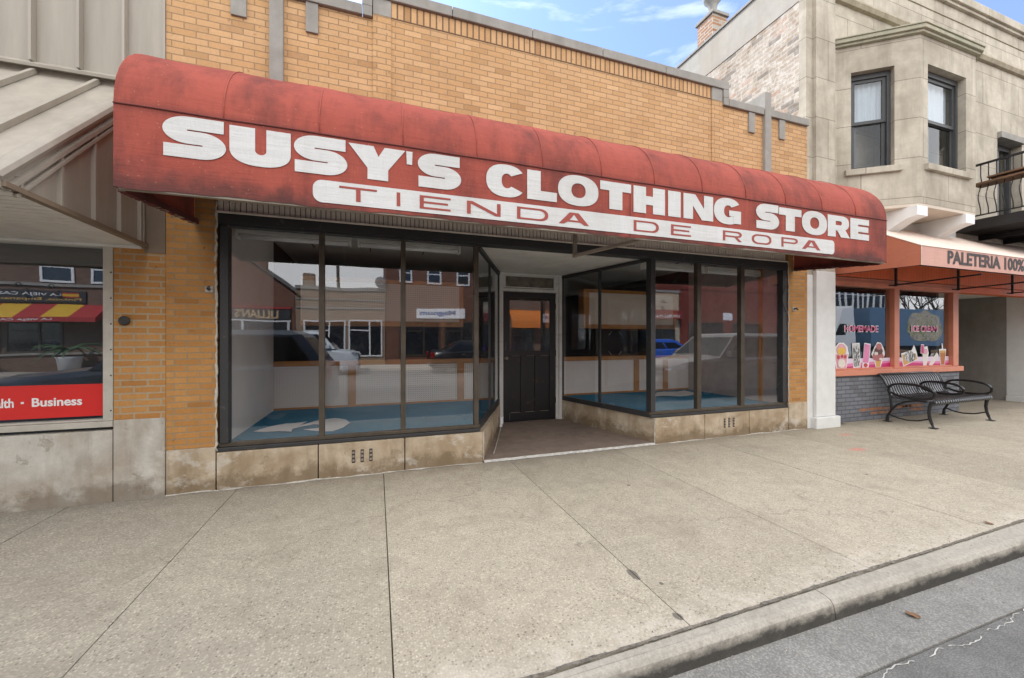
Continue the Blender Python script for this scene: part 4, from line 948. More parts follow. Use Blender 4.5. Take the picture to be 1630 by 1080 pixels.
for i, (L, M) in enumerate(((L1, M1), (L2, M2), (L3, M3)), 1):
    m = facet_wall(L, M, *fr[i]); me = bpy.data.meshes.new('t'); m.bm.to_mesh(me); m.bm.free(); bw.bm.from_mesh(me); bpy.data.meshes.remove(me)
bayroot = bw.build('bay', m_lime, rb)
def tri(mb_list, name, mat, parent):
    o = MB()
    for m in mb_list:
        me = bpy.data.meshes.new('t'); m.bm.to_mesh(me); m.bm.free(); o.bm.from_mesh(me); bpy.data.meshes.remove(me)
    return o.build(name, mat, parent)
def trap(e): return [(A[0] - e * 1.6, WY + .0), (Bp[0] - e * .45, Bp[1] - e), (Cp[0] + e * .45, Cp[1] - e), (Dp[0] + e * 1.6, WY)]
c = MB(); c.prism(trap(.05), 'z', 6.162, 6.20, .004); c.prism(trap(.085), 'z', 6.202, 6.262, .008); c.prism(trap(.10), 'z', 6.264, 6.284, .004); c.build('bay_cornice', m_copper, bayroot)
c = MB(); T1 = trap(.09); top = [(7.6, WY - .002, 6.50), (10.0, WY - .002, 6.50)]
v = [(x, y, 6.286) for x, y in T1]
c.face([v[0], v[1], top[0]]); c.face([v[1], v[2], top[1], top[0]]); c.face([v[2], v[3], top[1]]); c.build('bay_roof', m_copper, bayroot)
c = MB(); c.prism(trap(-.004), 'z', 3.47, 3.519); c.build('bay_soffit', plain('cream_soffit_paint', (.58, .50, .41), .8, var=.08, sc=2), bayroot)
for L, M, i in ((L1, M1, 1), (L2, M2, 2), (L3, M3, 3)):
    o0, o1 = fr[i]
    s = MB(); s.box(o0 - .09, o1 + .09, -.055, .20, WS - .098, WS - .002, .008); inplace(s, M).build('sill', m_lime, bayroot)
    f = MB()
    for (a, c_, z0, z1) in ((o0, o0 + .05, WS, WH), (o1 - .05, o1, WS, WH), (o0 + .05, o1 - .05, WH - .085, WH), (o0 + .05, o1 - .05, WS, WS + .03)): f.box(a, c_, .10, .19, z0, z1, .003)
    win = inplace(f, M).build('window', m_darkframe, bayroot)
    mid = (WS + WH) / 2
    f = MB()
    for (z0, z1, y) in ((mid - .02, WH - .087, .125), (WS + .032, mid + .02, .150)):
        f.box(o0 + .052, o0 + .10, y, y + .03, z0, z1); f.box(o1 - .10, o1 - .052, y, y + .03, z0, z1); f.box(o0 + .10, o1 - .10, y, y + .03, z1 - .05, z1); f.box(o0 + .10, o1 - .10, y, y + .03, z0, z0 + .05)
    inplace(f, M).build('sash', m_darkframe, win)
    for (z0, z1, y, gm) in ((mid + .03, WH - .137, .14, m_glass_u), (WS + .082, mid - .03, .165, m_glass_s)):
        f = MB(); f.face([(o0 + .10, y, z0), (o1 - .10, y, z0), (o1 - .10, y, z1), (o0 + .10, y, z1)]); inplace(f, M).build('pane', gm, win)
    f = MB(); n_ = 30; w_ = o1 - o0
    def cur(s0, s1, z0, z1):
        f.grid([[(s0 + (s1 - s0) * j / n_, .215 + .014 * math.sin(j * 1.3), z) for z in (z0, z1)] for j in range(n_ + 1)])
    cur(o0 + .05, o1 - .05, mid + .02, WH - .05)  # upper sheet stands in for sky reflected in the sash; curtain edges below
    if i == 1: cur(o0 + .05, o0 + .05 + w_ * .18, WS + .03, mid + .02)
    else: cur(o0 + .05, o0 + .05 + w_ * .42, WS + .03, mid + .02)
    inplace(f, M).build('curtain_and_sky_sheet', m_curtain_sky, win, True)
for a, c_ in ((7.905, 8.165), (9.215, 9.475)):
    pr = [(WY, 3.468), (-.57, 3.468), (-.57, 3.315)] + [(-.57 + .66 * t, 3.315 - .43 * t ** 1.7) for t in [i / 10 for i in range(1, 11)]] + [(WY, 2.87)]
    k_ = MB(); k_.prism(pr, 'x', a, c_, .004); ko = k_.build('corbel', m_white, bayroot)
    k_ = MB(); k_.box(a, c_, -.5735, -.5705, 3.317, 3.466); k_.build('corbel_end', m_white_end, ko)
b = MB(); b.box(7.0, 10.49, WY - .02, WY - .002, 2.88, 3.468); b.build('soffit_wall', m_whitewood, rb)
b = MB(); b.box(9.50, 10.2, -.02, WY - .021, 2.9, 3.30, .006); b.build('bracket_block', m_whitewood, rb)
# balcony with bellied iron railing, and the door behind
bl = MB(); bl.box(10.497, 14.6, -1.15, WY - .003, 3.43, 3.57, .004); bal = bl.build('balcony', m_steel, rb)
f = MB(); f.box(10.49, 10.53, -1.17, WY - .003, 3.415, 3.60, .003); f.box(10.53, 14.6, -1.17, -1.13, 3.415, 3.60, .003)
for x in (11.3, 12.2, 13.1, 14.0): f.box(x, x + .06, -1.12, WY - .005, 3.34, 3.428)
f.build('channel', m_steel, bal)
f = MB()
P0, P1, P2 = (10.5, WY - .22, 0), (10.5, -1.14, 0), (14.6, -1.14, 0)
for z, s_ in ((4.60, .035), (3.67, .022)):
    f.bar((10.5, WY - .26, z), (10.5, -1.16, z), s_, s_); f.bar((10.5, -1.14, z), (14.6, -1.14, z), s_, s_)
f.build('rail', m_steel, bal, split=True)
def baluster(x, y, ox, oy):
    f = MB(); pts = []
    for i in range(19):
        z = 3.68 + .91 * i / 18; t = i / 18
        d = .085 * math.sin(math.pi * max(0, min(1, (t - .06) / .54))) ** 2 - .03 * math.sin(math.pi * max(0, min(1, (t - .56) / .22))) ** 2
        pts.append((x + ox * d, y + oy * d, z))
    f.tube(pts, .0085, 6); f.build('baluster', m_iron, bal, True)
y = -.245
while y > -1.1: baluster(10.5, y, -1, 0); y -= .098
x = 10.62
while x < 13.2: baluster(x, -1.14, 0, -1); x += .12
f = MB(); f.box(10.40, 10.72, -1.10, -.16, 4.215, 4.25, .004); f.box(10.42, 10.70, -1.10, -.35, 4.30, 4.33, .004); f.box(10.5, 10.53, -1.0, -.95, 4.25, 4.30); f.box(10.5, 10.53, -.5, -.45, 4.25, 4.30); f.build('ledge_board', m_plank, bal)
f = MB(); f.box(12.002, 12.948, .04, .40, 5.50, 5.62); f.build('door_lintel', m_cast, rb)
f = MB(); f.box(12.002, 12.07, .25, .33, 3.58, 5.498); f.box(12.88, 12.948, .25, .33, 3.58, 5.498); f.box(12.07, 12.88, .25, .33, 5.40, 5.498); f.box(12.42, 12.50, .26, .32, 3.58, 5.40); do = f.build('balcony_door', m_darkframe, rb)
f = MB(); f.face([(12.07, .29, 3.6), (12.88, .29, 3.6), (12.88, .29, 5.4), (12.07, .29, 5.4)]); f.build('pane', m_glass_u, do)
# ground floor: white pilasters, painted brick, salmon frames
b = MB(); b.box(6.325, 6.475, .015, .2, -.1, 2.398, .004); b.box(6.477, 6.915, -.035, .30, .175, 2.458, .008); b.box(6.425, 6.975, -.075, .31, -.1, .172, .018); b.build('white_pilaster', m_white, rb)
b = MB(); b.box(13.46, 13.98, .03, .5, .13, 2.36, .008); b.box(13.43, 14.03, -.01, .5, -.1, .128, .012); b.build('white_pilaster', m_white, rb)
SY = .12
b = MB(); b.box(6.93, 10.69, SY, .40, -.2, .772); b.build('brick_apron', m_greybrick, rb)
random.seed(5)
b = MB()
for (x, z, n_) in ((7.75, .155, 7), (8.05, .09, 3), (8.9, .155, 3), (9.15, .09, 2)):
    for i in range(n_):
        b.box(x + i * .206 + random.uniform(0, .02), x + i * .206 + .19, SY - .003, SY + .01, z + random.uniform(-.004, .004), z + .045 + random.uniform(-.006, .006), .002)
b.build('bare_brick', plain('bare_orange_brick', (.36, .17, .095), .9, var=.3, sc=9), rb)
b = MB(); b.box(7.04, 10.745, SY - .045, .3, .776, .868, .006); so = b.build('window_sill', m_salm_wood, rb)
f = MB(); f.box(6.93, 10.70, SY - .01, .25, 2.285, 2.425, .004); f.box(6.93, 10.70, SY - .03, .2, 2.335, 2.365, .004); f.box(6.93, 7.115, SY, .25, .870, 2.283, .004); f.box(8.71, 8.852, SY, .25, .870, 2.283, .004); f.box(10.505, 10.68, SY, .25, .870, 2.283, .004); f.box(7.117, 8.708, SY + .015, .25, .870, .895); f.box(8.854, 10.503, SY + .015, .25, .870, .895)
sf = f.build('window_frame', m_salm_wood, rb)
for a, c_ in ((7.115, 8.71), (8.852, 10.505)):
    p = MB(); p.face([(a, .19, .89), (c_, .19, .89), (c_, .19, 2.285), (a, .19, 2.285)]); p.build('pane', m_glass_r, sf)
b = MB(); b.box(10.70, 13.46, SY - .005, .3, 2.30, 2.425, .004); b.build('entry_beam', m_orange_bd, rb)
b = MB(); x = 6.95
while x < 13.4: b.box(x, x + .082, WY - .022, WY - .003, 2.43, 3.30, .002); x += .086
b.build('fascia_board', m_orange_bd, rb)
b = MB(); b.box(13.462, 13.9, .501, 3.5, -.1, 2.36); b.build('entry_wall', m_concwall, rb)
b = MB(); b.box(10.69, 13.46, .30, 3.5, 2.36, 2.42); b.build('entry_ceiling', m_soffit, rb)
b = MB(); b.box(10.60, 10.688, .41, 3.5, -.1, 2.36); b.box(10.688, 13.46, 3.2, 3.3, -.1, 2.36); b.box(6.95, 10.6, 3.0, 3.1, 0, 2.6); b.box(6.95, 10.6, .42, 3.0, 2.5, 2.56); b.build('shop_room', m_dark, rb)
b = MB(); b.box(13.985, 16, .12, .4, -.1, 2.42); b.build('far_shopfront', m_salm_wood, rb)
# ice cream stickers on the glass
st = thing('window_stickers', (8.8, .16, .9), 'pink strip and Homemade Ice Cream lettering with ice cream cutouts on the right shop window', 'window stickers')
VY = .1835
m_pk = [plain('magenta_vinyl', (.55, .02, .17), .4, var=.05), plain('pink_vinyl', (.72, .22, .42), .4, var=.05), plain('lilac_vinyl', (.74, .62, .76), .4, var=.05)]
for a, c_ in ((7.12, 8.705), (8.86, 10.50)):
    ed = [lambda x: .896, lambda x: .945 + .022 * math.sin(2.3 * x), lambda x: .985 + .016 * math.sin(2.3 * x + .5), lambda x: 1.058]
    for k in range(3):
        p = MB(); N = 24
        p.grid([[(a + (c_ - a) * i / N, VY, ed[k](a + (c_ - a) * i / N)), (a + (c_ - a) * i / N, VY, ed[k + 1](a + (c_ - a) * i / N))] for i in range(N + 1)])
        p.build('pink_strip', m_pk[k], st)
sign_text('lettering', 'HOMEMADE', 7.478, 8.368, 1.508, 1.628, VY - .004, m_vinyl_w, st, bold=.030)
sign_text('lettering', 'HOMEMADE', 7.490, 8.356, 1.518, 1.618, VY - .007, m_txt_pink, st, bold=.010)
sign_text('lettering', 'ICE CREAM', 9.319, 10.116, 1.525, 1.640, VY - .004, m_vinyl_w, st, bold=.030)
sign_text('lettering', 'ICE CREAM', 9.331, 10.104, 1.535, 1.630, VY - .007, m_txt_pink, st, bold=.010)
def blob(cx, cz, rx, rz, n=26, wob=0, p=1.0, seed=0):
    rnd = random.Random(seed)
    return [(cx + (rx + rnd.uniform(-wob, wob)) * math.copysign(abs(math.cos(t)) ** p, math.cos(t)), cz + (rz + rnd.uniform(-wob, wob)) * math.copysign(abs(math.sin(t)) ** p, math.sin(t))) for t in [2 * math.pi * i / n for i in range(n)]]
def flat(name, loops, mat, lvl, parent):
    me = loops_mesh(loops, .0006)
    for v in me.vertices: v.co = Vector((v.co.x, VY - .002 - .0016 * lvl - v.co.z, v.co.y))
    return link(name, me, mat, parent)
pc = lambda n, c_, r=.5: plain(n, c_, r, var=.12, sc=30)
c_pinkl, c_yel, c_redv, c_cream, c_cho, c_cone, c_choc2, c_car = pc('sticker_pale_pink', (.72, .38, .45)), pc('sticker_yellow', (.75, .48, .06)), pc('sticker_red', (.5, .05, .06)), pc('sticker_cream', (.74, .70, .62)), pc('sticker_chocolate', (.10, .035, .03)), pc('sticker_cone', (.62, .36, .10)), pc('sticker_rose', (.42, .13, .13)), pc('sticker_caramel', (.45, .16, .04))
c_spk = T('sticker_cookie_cream', .5); c_spk.col(c_spk.mix(c_spk.ramp(c_spk.noise(24, 5, .7, c_spk.map(c_spk.pos(), (2, 2, .8))), (.45, 0), (.53, 1)), (.62, .63, .62), (.06, .065, .06))); c_spk = c_spk.m
def sticker(name, out, inner):
    o = flat(name, [out], m_vinyl_w, 0, st)
    for i, (nm, lp, mt) in enumerate(inner): flat(nm, lp, mt, i + 1, o)
X, Zb = 7.405, .885
sticker('sundae_sticker', [(X - .12, Zb), (X + .13, Zb), (X + .19, Zb + .26), (X + .15, Zb + .38), (X + .06, Zb + .445), (X - .07, Zb + .44), (X - .15, Zb + .37), (X - .185, Zb + .26)],
        [('cup', [[(X - .10, Zb + .015), (X + .11, Zb + .015), (X + .165, Zb + .25), (X - .16, Zb + .25)]], c_pinkl), ('scoop', [blob(X, Zb + .32, .125, .105)], c_pinkl), ('mango', [blob(X, Zb + .30, .10, .065)], c_yel), ('berries', [blob(X - .08, Zb + .20, .035, .035), blob(X + .01, Zb + .215, .03, .03), blob(X + .09, Zb + .205, .035, .03)], c_redv), ('cream', [blob(X + .0, Zb + .09, .09, .075, wob=.012)], c_cream)])
X = 7.80
sticker('ice_bar_sticker', [(X - .09, Zb + .01), (X + .10, Zb + .015), (X + .075, Zb + .44), (X - .12, Zb + .43)], [('ice_bar', [[(X - .075, Zb + .03), (X + .085, Zb + .035), (X + .062, Zb + .42), (X - .105, Zb + .41)]], c_spk)])
X = 8.05
sticker('pink_bar_sticker', [(X - .11, Zb + .0), (X + .06, Zb + .0), (X + .12, Zb + .42), (X - .05, Zb + .44)], [('pink_bar', [[(X - .095, Zb + .10), (X + .055, Zb + .09), (X + .10, Zb + .405), (X - .04, Zb + .42)]], m_pk[1]), ('berries', [blob(X - .02, Zb + .05, .05, .035, wob=.01)], c_redv)])
X = 8.365
sticker('cone_sticker', [(X - .06, Zb), (X + .07, Zb), (X + .12, Zb + .12), (X + .185, Zb + .22), (X + .16, Zb + .34), (X + .08, Zb + .44), (X - .02, Zb + .45), (X - .10, Zb + .36), (X - .18, Zb + .24), (X - .10, Zb + .12)],
        [('waffle_cone', [[(X - .045, Zb + .015), (X + .055, Zb + .015), (X + .09, Zb + .13), (X - .08, Zb + .13)]], c_cone), ('swirl', [blob(X, Zb + .20, .15, .085, wob=.01), ], c_choc2), ('swirl', [blob(X + .01, Zb + .295, .115, .07, wob=.01)], c_cho), ('swirl', [blob(X + .02, Zb + .37, .07, .055, wob=.01)], c_choc2), ('cream', [blob(X - .06, Zb + .25, .05, .03, wob=.012, seed=3), blob(X + .07, Zb + .15, .05, .02, wob=.006)], c_cream)])
X = 9.28
sticker('waffle_sticker', [(X - .20, Zb + .0), (X + .24, Zb + .13), (X + .20, Zb + .26), (X + .12, Zb + .40), (X + .05, Zb + .30), (X - .12, Zb + .27), (X - .26, Zb + .24)], [('waffle', [[(X - .185, Zb + .02), (X + .215, Zb + .135), (X + .17, Zb + .24), (X - .235, Zb + .22)]], c_cone), ('ice_cream', [blob(X - .01, Zb + .18, .165, .10, wob=.012)], c_spk)])
X = 9.71
sticker('milkshake_sticker', [(X - .03, Zb), (X + .07, Zb), (X + .14, Zb + .24), (X + .10, Zb + .37), (X + .0, Zb + .36), (X - .05, Zb + .22)], [('glass_cup', [[(X - .015, Zb + .015), (X + .055, Zb + .015), (X + .11, Zb + .24), (X - .035, Zb + .22)]], c_cream), ('scoop', [blob(X + .04, Zb + .27, .06, .05, wob=.008)], c_pinkl)])
sticker('pop_sticker', [(9.60, Zb + .24), (9.70, Zb + .22), (9.71, Zb + .40), (9.61, Zb + .41)], [('ice_pop', [[(9.61, Zb + .25), (9.69, Zb + .235), (9.695, Zb + .39), (9.62, Zb + .395)]], m_pk[0])])
X = 10.0
sticker('wafer_sticker', [(X - .15, Zb + .02), (X - .04, Zb + .0), (X + .17, Zb + .19), (X + .10, Zb + .25)], [('wafer', [[(X - .13, Zb + .035), (X - .05, Zb + .015), (X + .15, Zb + .19), (X + .095, Zb + .23)]], c_cream)])
X = 10.29
sticker('drink_sticker', [(X - .065, Zb), (X + .075, Zb), (X + .12, Zb + .31), (X + .02, Zb + .32), (X + .0, Zb + .42), (X - .03, Zb + .42), (X - .02, Zb + .32), (X - .11, Zb + .31)], [('plastic_cup', [[(X - .05, Zb + .015), (X + .06, Zb + .015), (X + .10, Zb + .28), (X - .09, Zb + .28)]], c_car), ('foam', [[(X - .085, Zb + .24), (X + .095, Zb + .24), (X + .10, Zb + .285), (X - .09, Zb + .285)]], c_cone)])
# salmon awning
aw = thing('ice_cream_awning', (11, -.5, 2.8), 'salmon pink awning with dark Paleteria lettering over the ice cream shop window', 'awning')
EX, FYA = 16.0, -1.04
a_ = MB(); a_.grid([[(7.0 + (EX - 7.0) * j / 30, WY - .025 + (FYA - WY + .025) * i / 8, 3.335 + (2.665 - 3.335) * i / 8 - .012 * math.sin(math.pi * i / 8)) for i in range(9)] for j in range(31)]); a_.build('canvas_top', m_palepink, aw, True)
a_ = MB(); a_.face([(7.0, FYA, 2.40), (EX, FYA, 2.40), (EX, FYA, 2.665), (7.0, FYA, 2.665)]); a_.build('valance', m_pink, aw)
a_ = MB(); a_.face([(7.0, FYA, 2.665), (7.0, WY - .025, 3.335), (7.0, WY - .025, 2.435), (7.0, FYA, 2.40)]); a_.build('canvas_end', m_salmon, aw)
a_ = MB(); a_.tube([(6.998, FYA - .002, 2.40), (6.998, FYA - .002, 2.667), (6.998, WY - .03, 3.337)], .006, 6); a_.tube([(7.0, FYA - .003, 2.666), (EX, FYA - .003, 2.666)], .005, 6); a_.build('piping', m_palepink, aw)
sign_text('lettering', 'PALETERIA 100%', 7.605, 9.66, 2.452, 2.642, FYA - .004, m_txt_dark, aw, bold=.03)
a_ = MB()
for x, zz in ((8.55, 2.33), (10.43, 2.335), (12.35, 2.335)):
    a_.bar((x, WY - .03, zz), (x, FYA + .03, zz + .03), .022, .022); a_.bar((x, WY - .08, zz - .02), (x, WY - .08, 3.25), .03, .03); a_.bar((x - .12, WY - .05, zz - .004), (x + .05, WY - .05, zz - .004), .02, .02)
a_.bar((7.02, FYA + .03, 2.41), (EX, FYA + .03, 2.41), .025, .025); a_.bar((7.02, FYA + .03, 2.41), (7.02, WY - .03, 2.44), .025, .025); a_.build('frame', m_steel, aw)
# ------------------------------------------------------------------ bench
bn = thing('park_bench', (9.02, -.30, 0), 'black slatted metal bench with looped armrests on the pavement by the ice cream shop', 'bench', rz=R(1.5))
BL = 1.72; x0, x1 = -BL / 2, BL / 2
seatp = [(-.290, .355), (-.325, .370), (-.340, .395), (-.332, .422), (-.305, .440), (-.27, .444), (-.20, .434), (-.10, .415), (0, .405), (.10, .400), (.17, .41), (.215, .445)]
backp = [(.215, .445), (.245, .50), (.265, .56), (.285, .63), (.31, .70), (.345, .755), (.375, .785)]
def straps(pp, n=25):
    m = MB()
    for i in range(n):
        x = x0 + .03 + (BL - .06) * i / (n - 1); hw = .0165
        rows = []
        for k, (y, z) in enumerate(pp):
            a = pp[max(k - 1, 0)]; b = pp[min(k + 1, len(pp) - 1)]; d = Vector((b[0] - a[0], b[1] - a[1])).normalized(); ny, nz = -d.y * .006, d.x * .006
            rows.append([(x - hw, y + ny, z + nz), (x + hw, y + ny, z + nz), (x + hw, y - ny, z - nz), (x - hw, y - ny, z - nz)])
        m.grid(rows, True)
    return m
straps(seatp).build('seat', m_seatm, bn, local=True)
straps(backp).build('backrest', m_seatm, bn, local=True)
m = MB()
m.tube([(x0, .372, .785), (x1, .372, .785)], .017, 10); m.tube([(x0, -.318, .40), (x1, -.318, .40)], .022, 10); m.tube([(x0, .21, .42), (x1, .21, .42)], .016, 8)
m.build('rail', m_bench, bn, True, local=True)
def oval(x, y0, y1, z0, z1, r, tilt=.0, n=36):
    m = MB(); cy, cz = (y0 + y1) / 2, (z0 + z1) / 2
    m.tube([(x, cy + (y1 - y0) / 2 * math.copysign(abs(math.cos(t)) ** .85, math.cos(t)), cz + (z1 - z0) / 2 * math.copysign(abs(math.sin(t)) ** .85, math.sin(t)) - tilt * math.cos(t)) for t in [2 * math.pi * i / n for i in range(n)]], r, 10, True, flat=1.0); return m
for x in (x0, 0.06, x1):
    oval(x, -.335 if x != .06 else -.30, .235,   .435 if x != .06 else .47, .655, .019, -.015).build('armrest', m_bench, bn, True, local=True)
for x in (x0, x1):
    m = MB()
    m.tube([(x, -.30, .41), (x, -.275, .33), (x, -.265, .24), (x, -.275, .15), (x, -.298, .07), (x, -.318, .01)], [.026, .024, .022, .021, .020, .022], 10)
    m.box(x - .045, x + .045, -.365, -.275, .0, .012, .003); lg = m.build('leg', m_bench, bn, 'auto', local=True)
    m = MB()
    m.tube([(x, .262, .01), (x, .255, .09), (x, .20, .21), (x, .13, .30), (x, .02, .365), (x, -.10, .395), (x, -.24, .405)], [.024, .022, .018, .016, .015, .015, .015], 10)
    m.tube([(x, .245, .13), (x, .12, .085), (x, 0, .07), (x, -.13, .085), (x, -.262, .135)], .0115, 8)
    m.tube([(x, .20, .20), (x, .205, .33), (x, .225, .46), (x, .265, .60), (x, .32, .72), (x, .372, .785)], .018, 10)
    m.box(x - .045, x + .045, .215, .305, .0, .012, .003); m.build('leg', m_bench, bn, 'auto', local=True)

# small leaves in the gutter and on the pavement
m_leaf = plain('dry_leaf', (.22, .12, .06), .9, var=.3)
def leaf(x, y, z, a, s, lab):
    m = MB(); n = 9; pts = []
    for i in range(n + 1):
        t = i / n; w_ = s * .40 * max(.02, math.sin(math.pi * t)) ** .8 * (1 + .25 * math.sin(9 * t)); h_ = .010 * t * t + .003; pts.append([(-w_, s * (t - .5), h_ + .005 + .003 * math.sin(11 * t)), (0, s * (t - .5), h_), (w_, s * (t - .5), h_ + .004)])
    m.grid(pts); m.bm.transform(Matrix.Translation((x, y, z)) @ Matrix.Rotation(a, 4, 'Z')); tag(m.build('dry_leaf', m_leaf, None, True), lab, 'leaf', 'dry leaves')
leaf(2.75, -2.985, -.113, .9, .065, 'brown dry leaf in the gutter just below the kerb at the right')
leaf(4.35, -2.66, .0, .4, .05, 'brown dry leaf on the pavement beside the kerb joint')
# ------------------------------------------------------------------ vehicles
m_tyre = plain('tyre_rubber', (.018, .018, .019), .85); m_rim = plain('alloy_rim', (.45, .45, .46), .35, .7, var=.05)
m_carglass = plain('car_window_glass', (.010, .012, .014), .10, 0, var=.05, spec=.35); m_lamp = plain('headlamp_lens', (.62, .64, .66), .12, .1, var=.04); m_tail = plain('tail_lamp', (.28, .01, .01), .2, var=.05)
m_chrome = plain('chrome_trim', (.60, .60, .61), .18, .9, var=.03); m_cblack = plain('black_trim', (.02, .02, .021), .6)
def carpaint(name, c):
    t = T(name, .3, .0, .4); t.b.inputs['Coat Weight'].default_value = .3; t.b.inputs['Coat Roughness'].default_value = .05; t.col(t.mix(t.noise(5, 3), tuple(k * .95 for k in c), c)); return t.m
def car(name, loc, rz, paint, label, cat, kind='suv', group='parked cars'):
    t = thing(name, loc, label, cat, group, rz)
    L = 4.65 if kind != 'van' else 4.4; h = L / 2
    roof, belt = dict(suv=(1.68, 1.06), sedan=(1.43, .94), van=(1.84, 1.12), hatch=(1.50, .98))[kind]
    W_ = .92
    hood = belt - .06
    st = [(h, .30, hood - .32, .62), (h - .04, .22, hood - .20, .76), (h - .22, .20, hood - .07, .86), (h - .75, .20, hood - .01, .91), (h - 1.35, .20, belt, W_), (0, .20, belt + .01, W_), (-h + .9, .20, belt + .03, W_), (-h + .2, .22, belt + .02, .89), (-h + .04, .28, belt - .08, .82), (-h, .34, belt - .25, .74)]
    m = MB(); rows = []
    for x, zb, zt, hw in st:
        s_ = [(-hw * .90, zb), (-hw * .985, zb + .12), (-hw, (zb + zt) * .52), (-hw * .975, zt - .09), (-hw * .90, zt - .01), (-hw * .45, zt + .035), (hw * .45, zt + .035), (hw * .90, zt - .01), (hw * .975, zt - .09), (hw, (zb + zt) * .52), (hw * .985, zb + .12), (hw * .90, zb)]
        rows.append([(x, y, z) for y, z in s_])
    V = m.grid(rows, True); m.bm.faces.new(V[0]); m.bm.faces.new(V[-1][::-1])
    # cabin
    fb, ft = (h - 1.30, h - 2.05) if kind in ('suv', 'hatch') else (h - 1.45, h - 2.25) if kind == 'sedan' else (h - .85, h - 1.55)
    rb_, rt = (-h + .10, -h + .55) if kind in ('suv', 'hatch') else (-h + .55, -h + 1.25) if kind == 'sedan' else (-h + .06, -h + .18)
    zb = belt - .02
    cab = [[(fb, -.80, zb), (fb, .80, zb), (rb_, .80, zb), (rb_, -.80, zb)], [(ft + .12, -.70, roof - .09), (ft + .12, .70, roof - .09), (rt - .06, .70, roof - .09), (rt - .06, -.70, roof - .09)], [(ft - .12, -.60, roof - .01), (ft - .12, .60, roof - .01), (rt + .14, .60, roof - .01), (rt + .14, -.60, roof - .01)]]
    cab[0] = [(fb, -.86, zb), (fb, .86, zb), (rb_, .84, zb), (rb_, -.84, zb)]
    Vc = m.grid(cab, True); m.bm.faces.new(Vc[-1])
    m.build('body', paint, t, 'auto', local=True)
    def lerp(a, b, k): return a + (b - a) * k
    def sidept(x, k, s_):                                                  # point on the cabin side, k = 0 belt .. 1 roof edge
        return (x, s_ * (lerp(.855, .705, k) + .006), lerp(zb + .05, roof - .13, k))
    g = MB()
    f0 = lambda k: lerp(fb, ft + .12, k); r0 = lambda k: lerp(rb_, rt - .06, k)
    for s_ in (-1, 1):
        cuts = [(.10, .40), (.43, .70), (.73, .93)] if kind != 'van' else [(.06, .36)]
        for a, c_ in cuts:
            g.face([sidept(lerp(f0(0), r0(0), a), .0, s_), sidept(lerp(f0(0), r0(0), c_), .0, s_), sidept(lerp(f0(1), r0(1), c_), 1, s_), sidept(lerp(f0(1), r0(1), a), 1, s_)])
    q = .006
    g.face([(lerp(fb, ft + .12, .08) + q, -.80, lerp(zb, roof - .09, .08)), (lerp(fb, ft + .12, .08) + q, .80, lerp(zb, roof - .09, .08)), (lerp(fb, ft + .12, .95) + q, .66, lerp(zb, roof - .09, .95)), (lerp(fb, ft + .12, .95) + q, -.66, lerp(zb, roof - .09, .95))])
    if kind != 'van': g.face([(lerp(rb_, rt - .06, .15) - q, -.76, lerp(zb, roof - .09, .15)), (lerp(rb_, rt - .06, .15) - q, .76, lerp(zb, roof - .09, .15)), (lerp(rb_, rt - .06, .92) - q, .64, lerp(zb, roof - .09, .92)), (lerp(rb_, rt - .06, .92) - q, -.64, lerp(zb, roof - .09, .92))])
    g.build('window', m_carglass, t, local=True)
    for x in (h - .92, -h + .88):
        for s_ in (-1, 1):
            w_ = MB(); y = s_ * (W_ - .20)
            w_.lathe([(.20, -.10), (.30, -.105), (.345, -.08), (.35, 0), (.345, .08), (.30, .105), (.20, .10)], (x, y, .35), 26, 'y'); wh = w_.build('wheel', m_tyre, t, 'auto', local=True)
            w_ = MB(); yo = y + s_ * .095
            w_.lathe([(.225, -.01), (.235, .012), (.215, .02), (.20, .0)], (x, yo, .35), 24, 'y')
            for i in range(5):
                a = 2 * math.pi * i / 5 + .3; w_.bar((x, yo + s_ * .008, .35), (x + .21 * math.cos(a), yo + s_ * .012, .35 + .21 * math.sin(a)), .075, .02, up=(0, 1, 0))
            w_.cyl((x, yo, .35), (x, yo + s_ * .03, .35), .05, 12); w_.build('rim', m_rim, wh, local=True)
    for s_ in (-1, 1):
        p = MB(); p.face([(h + .01, s_ * .40, hood - .30), (h - .16, s_ * .84, hood - .24), (h - .30, s_ * .885, hood - .11), (h - .10, s_ * .78, hood - .13), (h - .01, s_ * .42, hood - .22)]); bm_ = p.bm
        r_ = bmesh.ops.extrude_face_region(bm_, geom=bm_.faces[:]); bmesh.ops.translate(bm_, verts=[v for v in r_['geom'] if isinstance(v, bmesh.types.BMVert)], vec=(.035, s_ * .03, .01)); p.build('headlight', m_lamp, t, local=True)
        p = MB(); p.box(-h - .012, -h + .14, s_ * .80 - .09, s_ * .80 + .09, belt - .28, belt - .04, .02); p.build('tail_light', m_tail, t, local=True)
    p = MB(); p.box(h - .02, h + .015, -.38, .38, hood - .42, hood - .24, .01); p.box(h - .06, h + .02, -.55, .55, .30, .42, .01); p.build('grille', m_cblack, t, local=True)
    p = MB(); p.box(h + .012, h + .022, -.40, .40, hood - .355, hood - .315); p.box(h + .01, h + .02, -.42, .42, hood - .24, hood - .21); p.box(h + .01, h + .02, -.42, .42, hood - .435, hood - .42); p.build('grille_trim', m_chrome, t, local=True)
    p = MB(); p.box(h + .018, h + .026, -.15, .15, .42, .53); p.build('number_plate', m_vinyl_w, t, local=True)
    for s_ in (-1, 1):
        p = MB(); p.box(fb - .45, fb - .22, s_ * .92 - .08, s_ * .92 + .08, belt, belt + .15, .03); p.build('mirror', paint, t, local=True)
        p = MB()
        for x in (fb - .95, fb - 1.80): p.box(x - .09, x + .09, s_ * .918 - .012, s_ * .918 + .012, belt - .16, belt - .13, .004)
        p.build('handle', m_chrome, t, local=True)
    return t
RZ = -.12
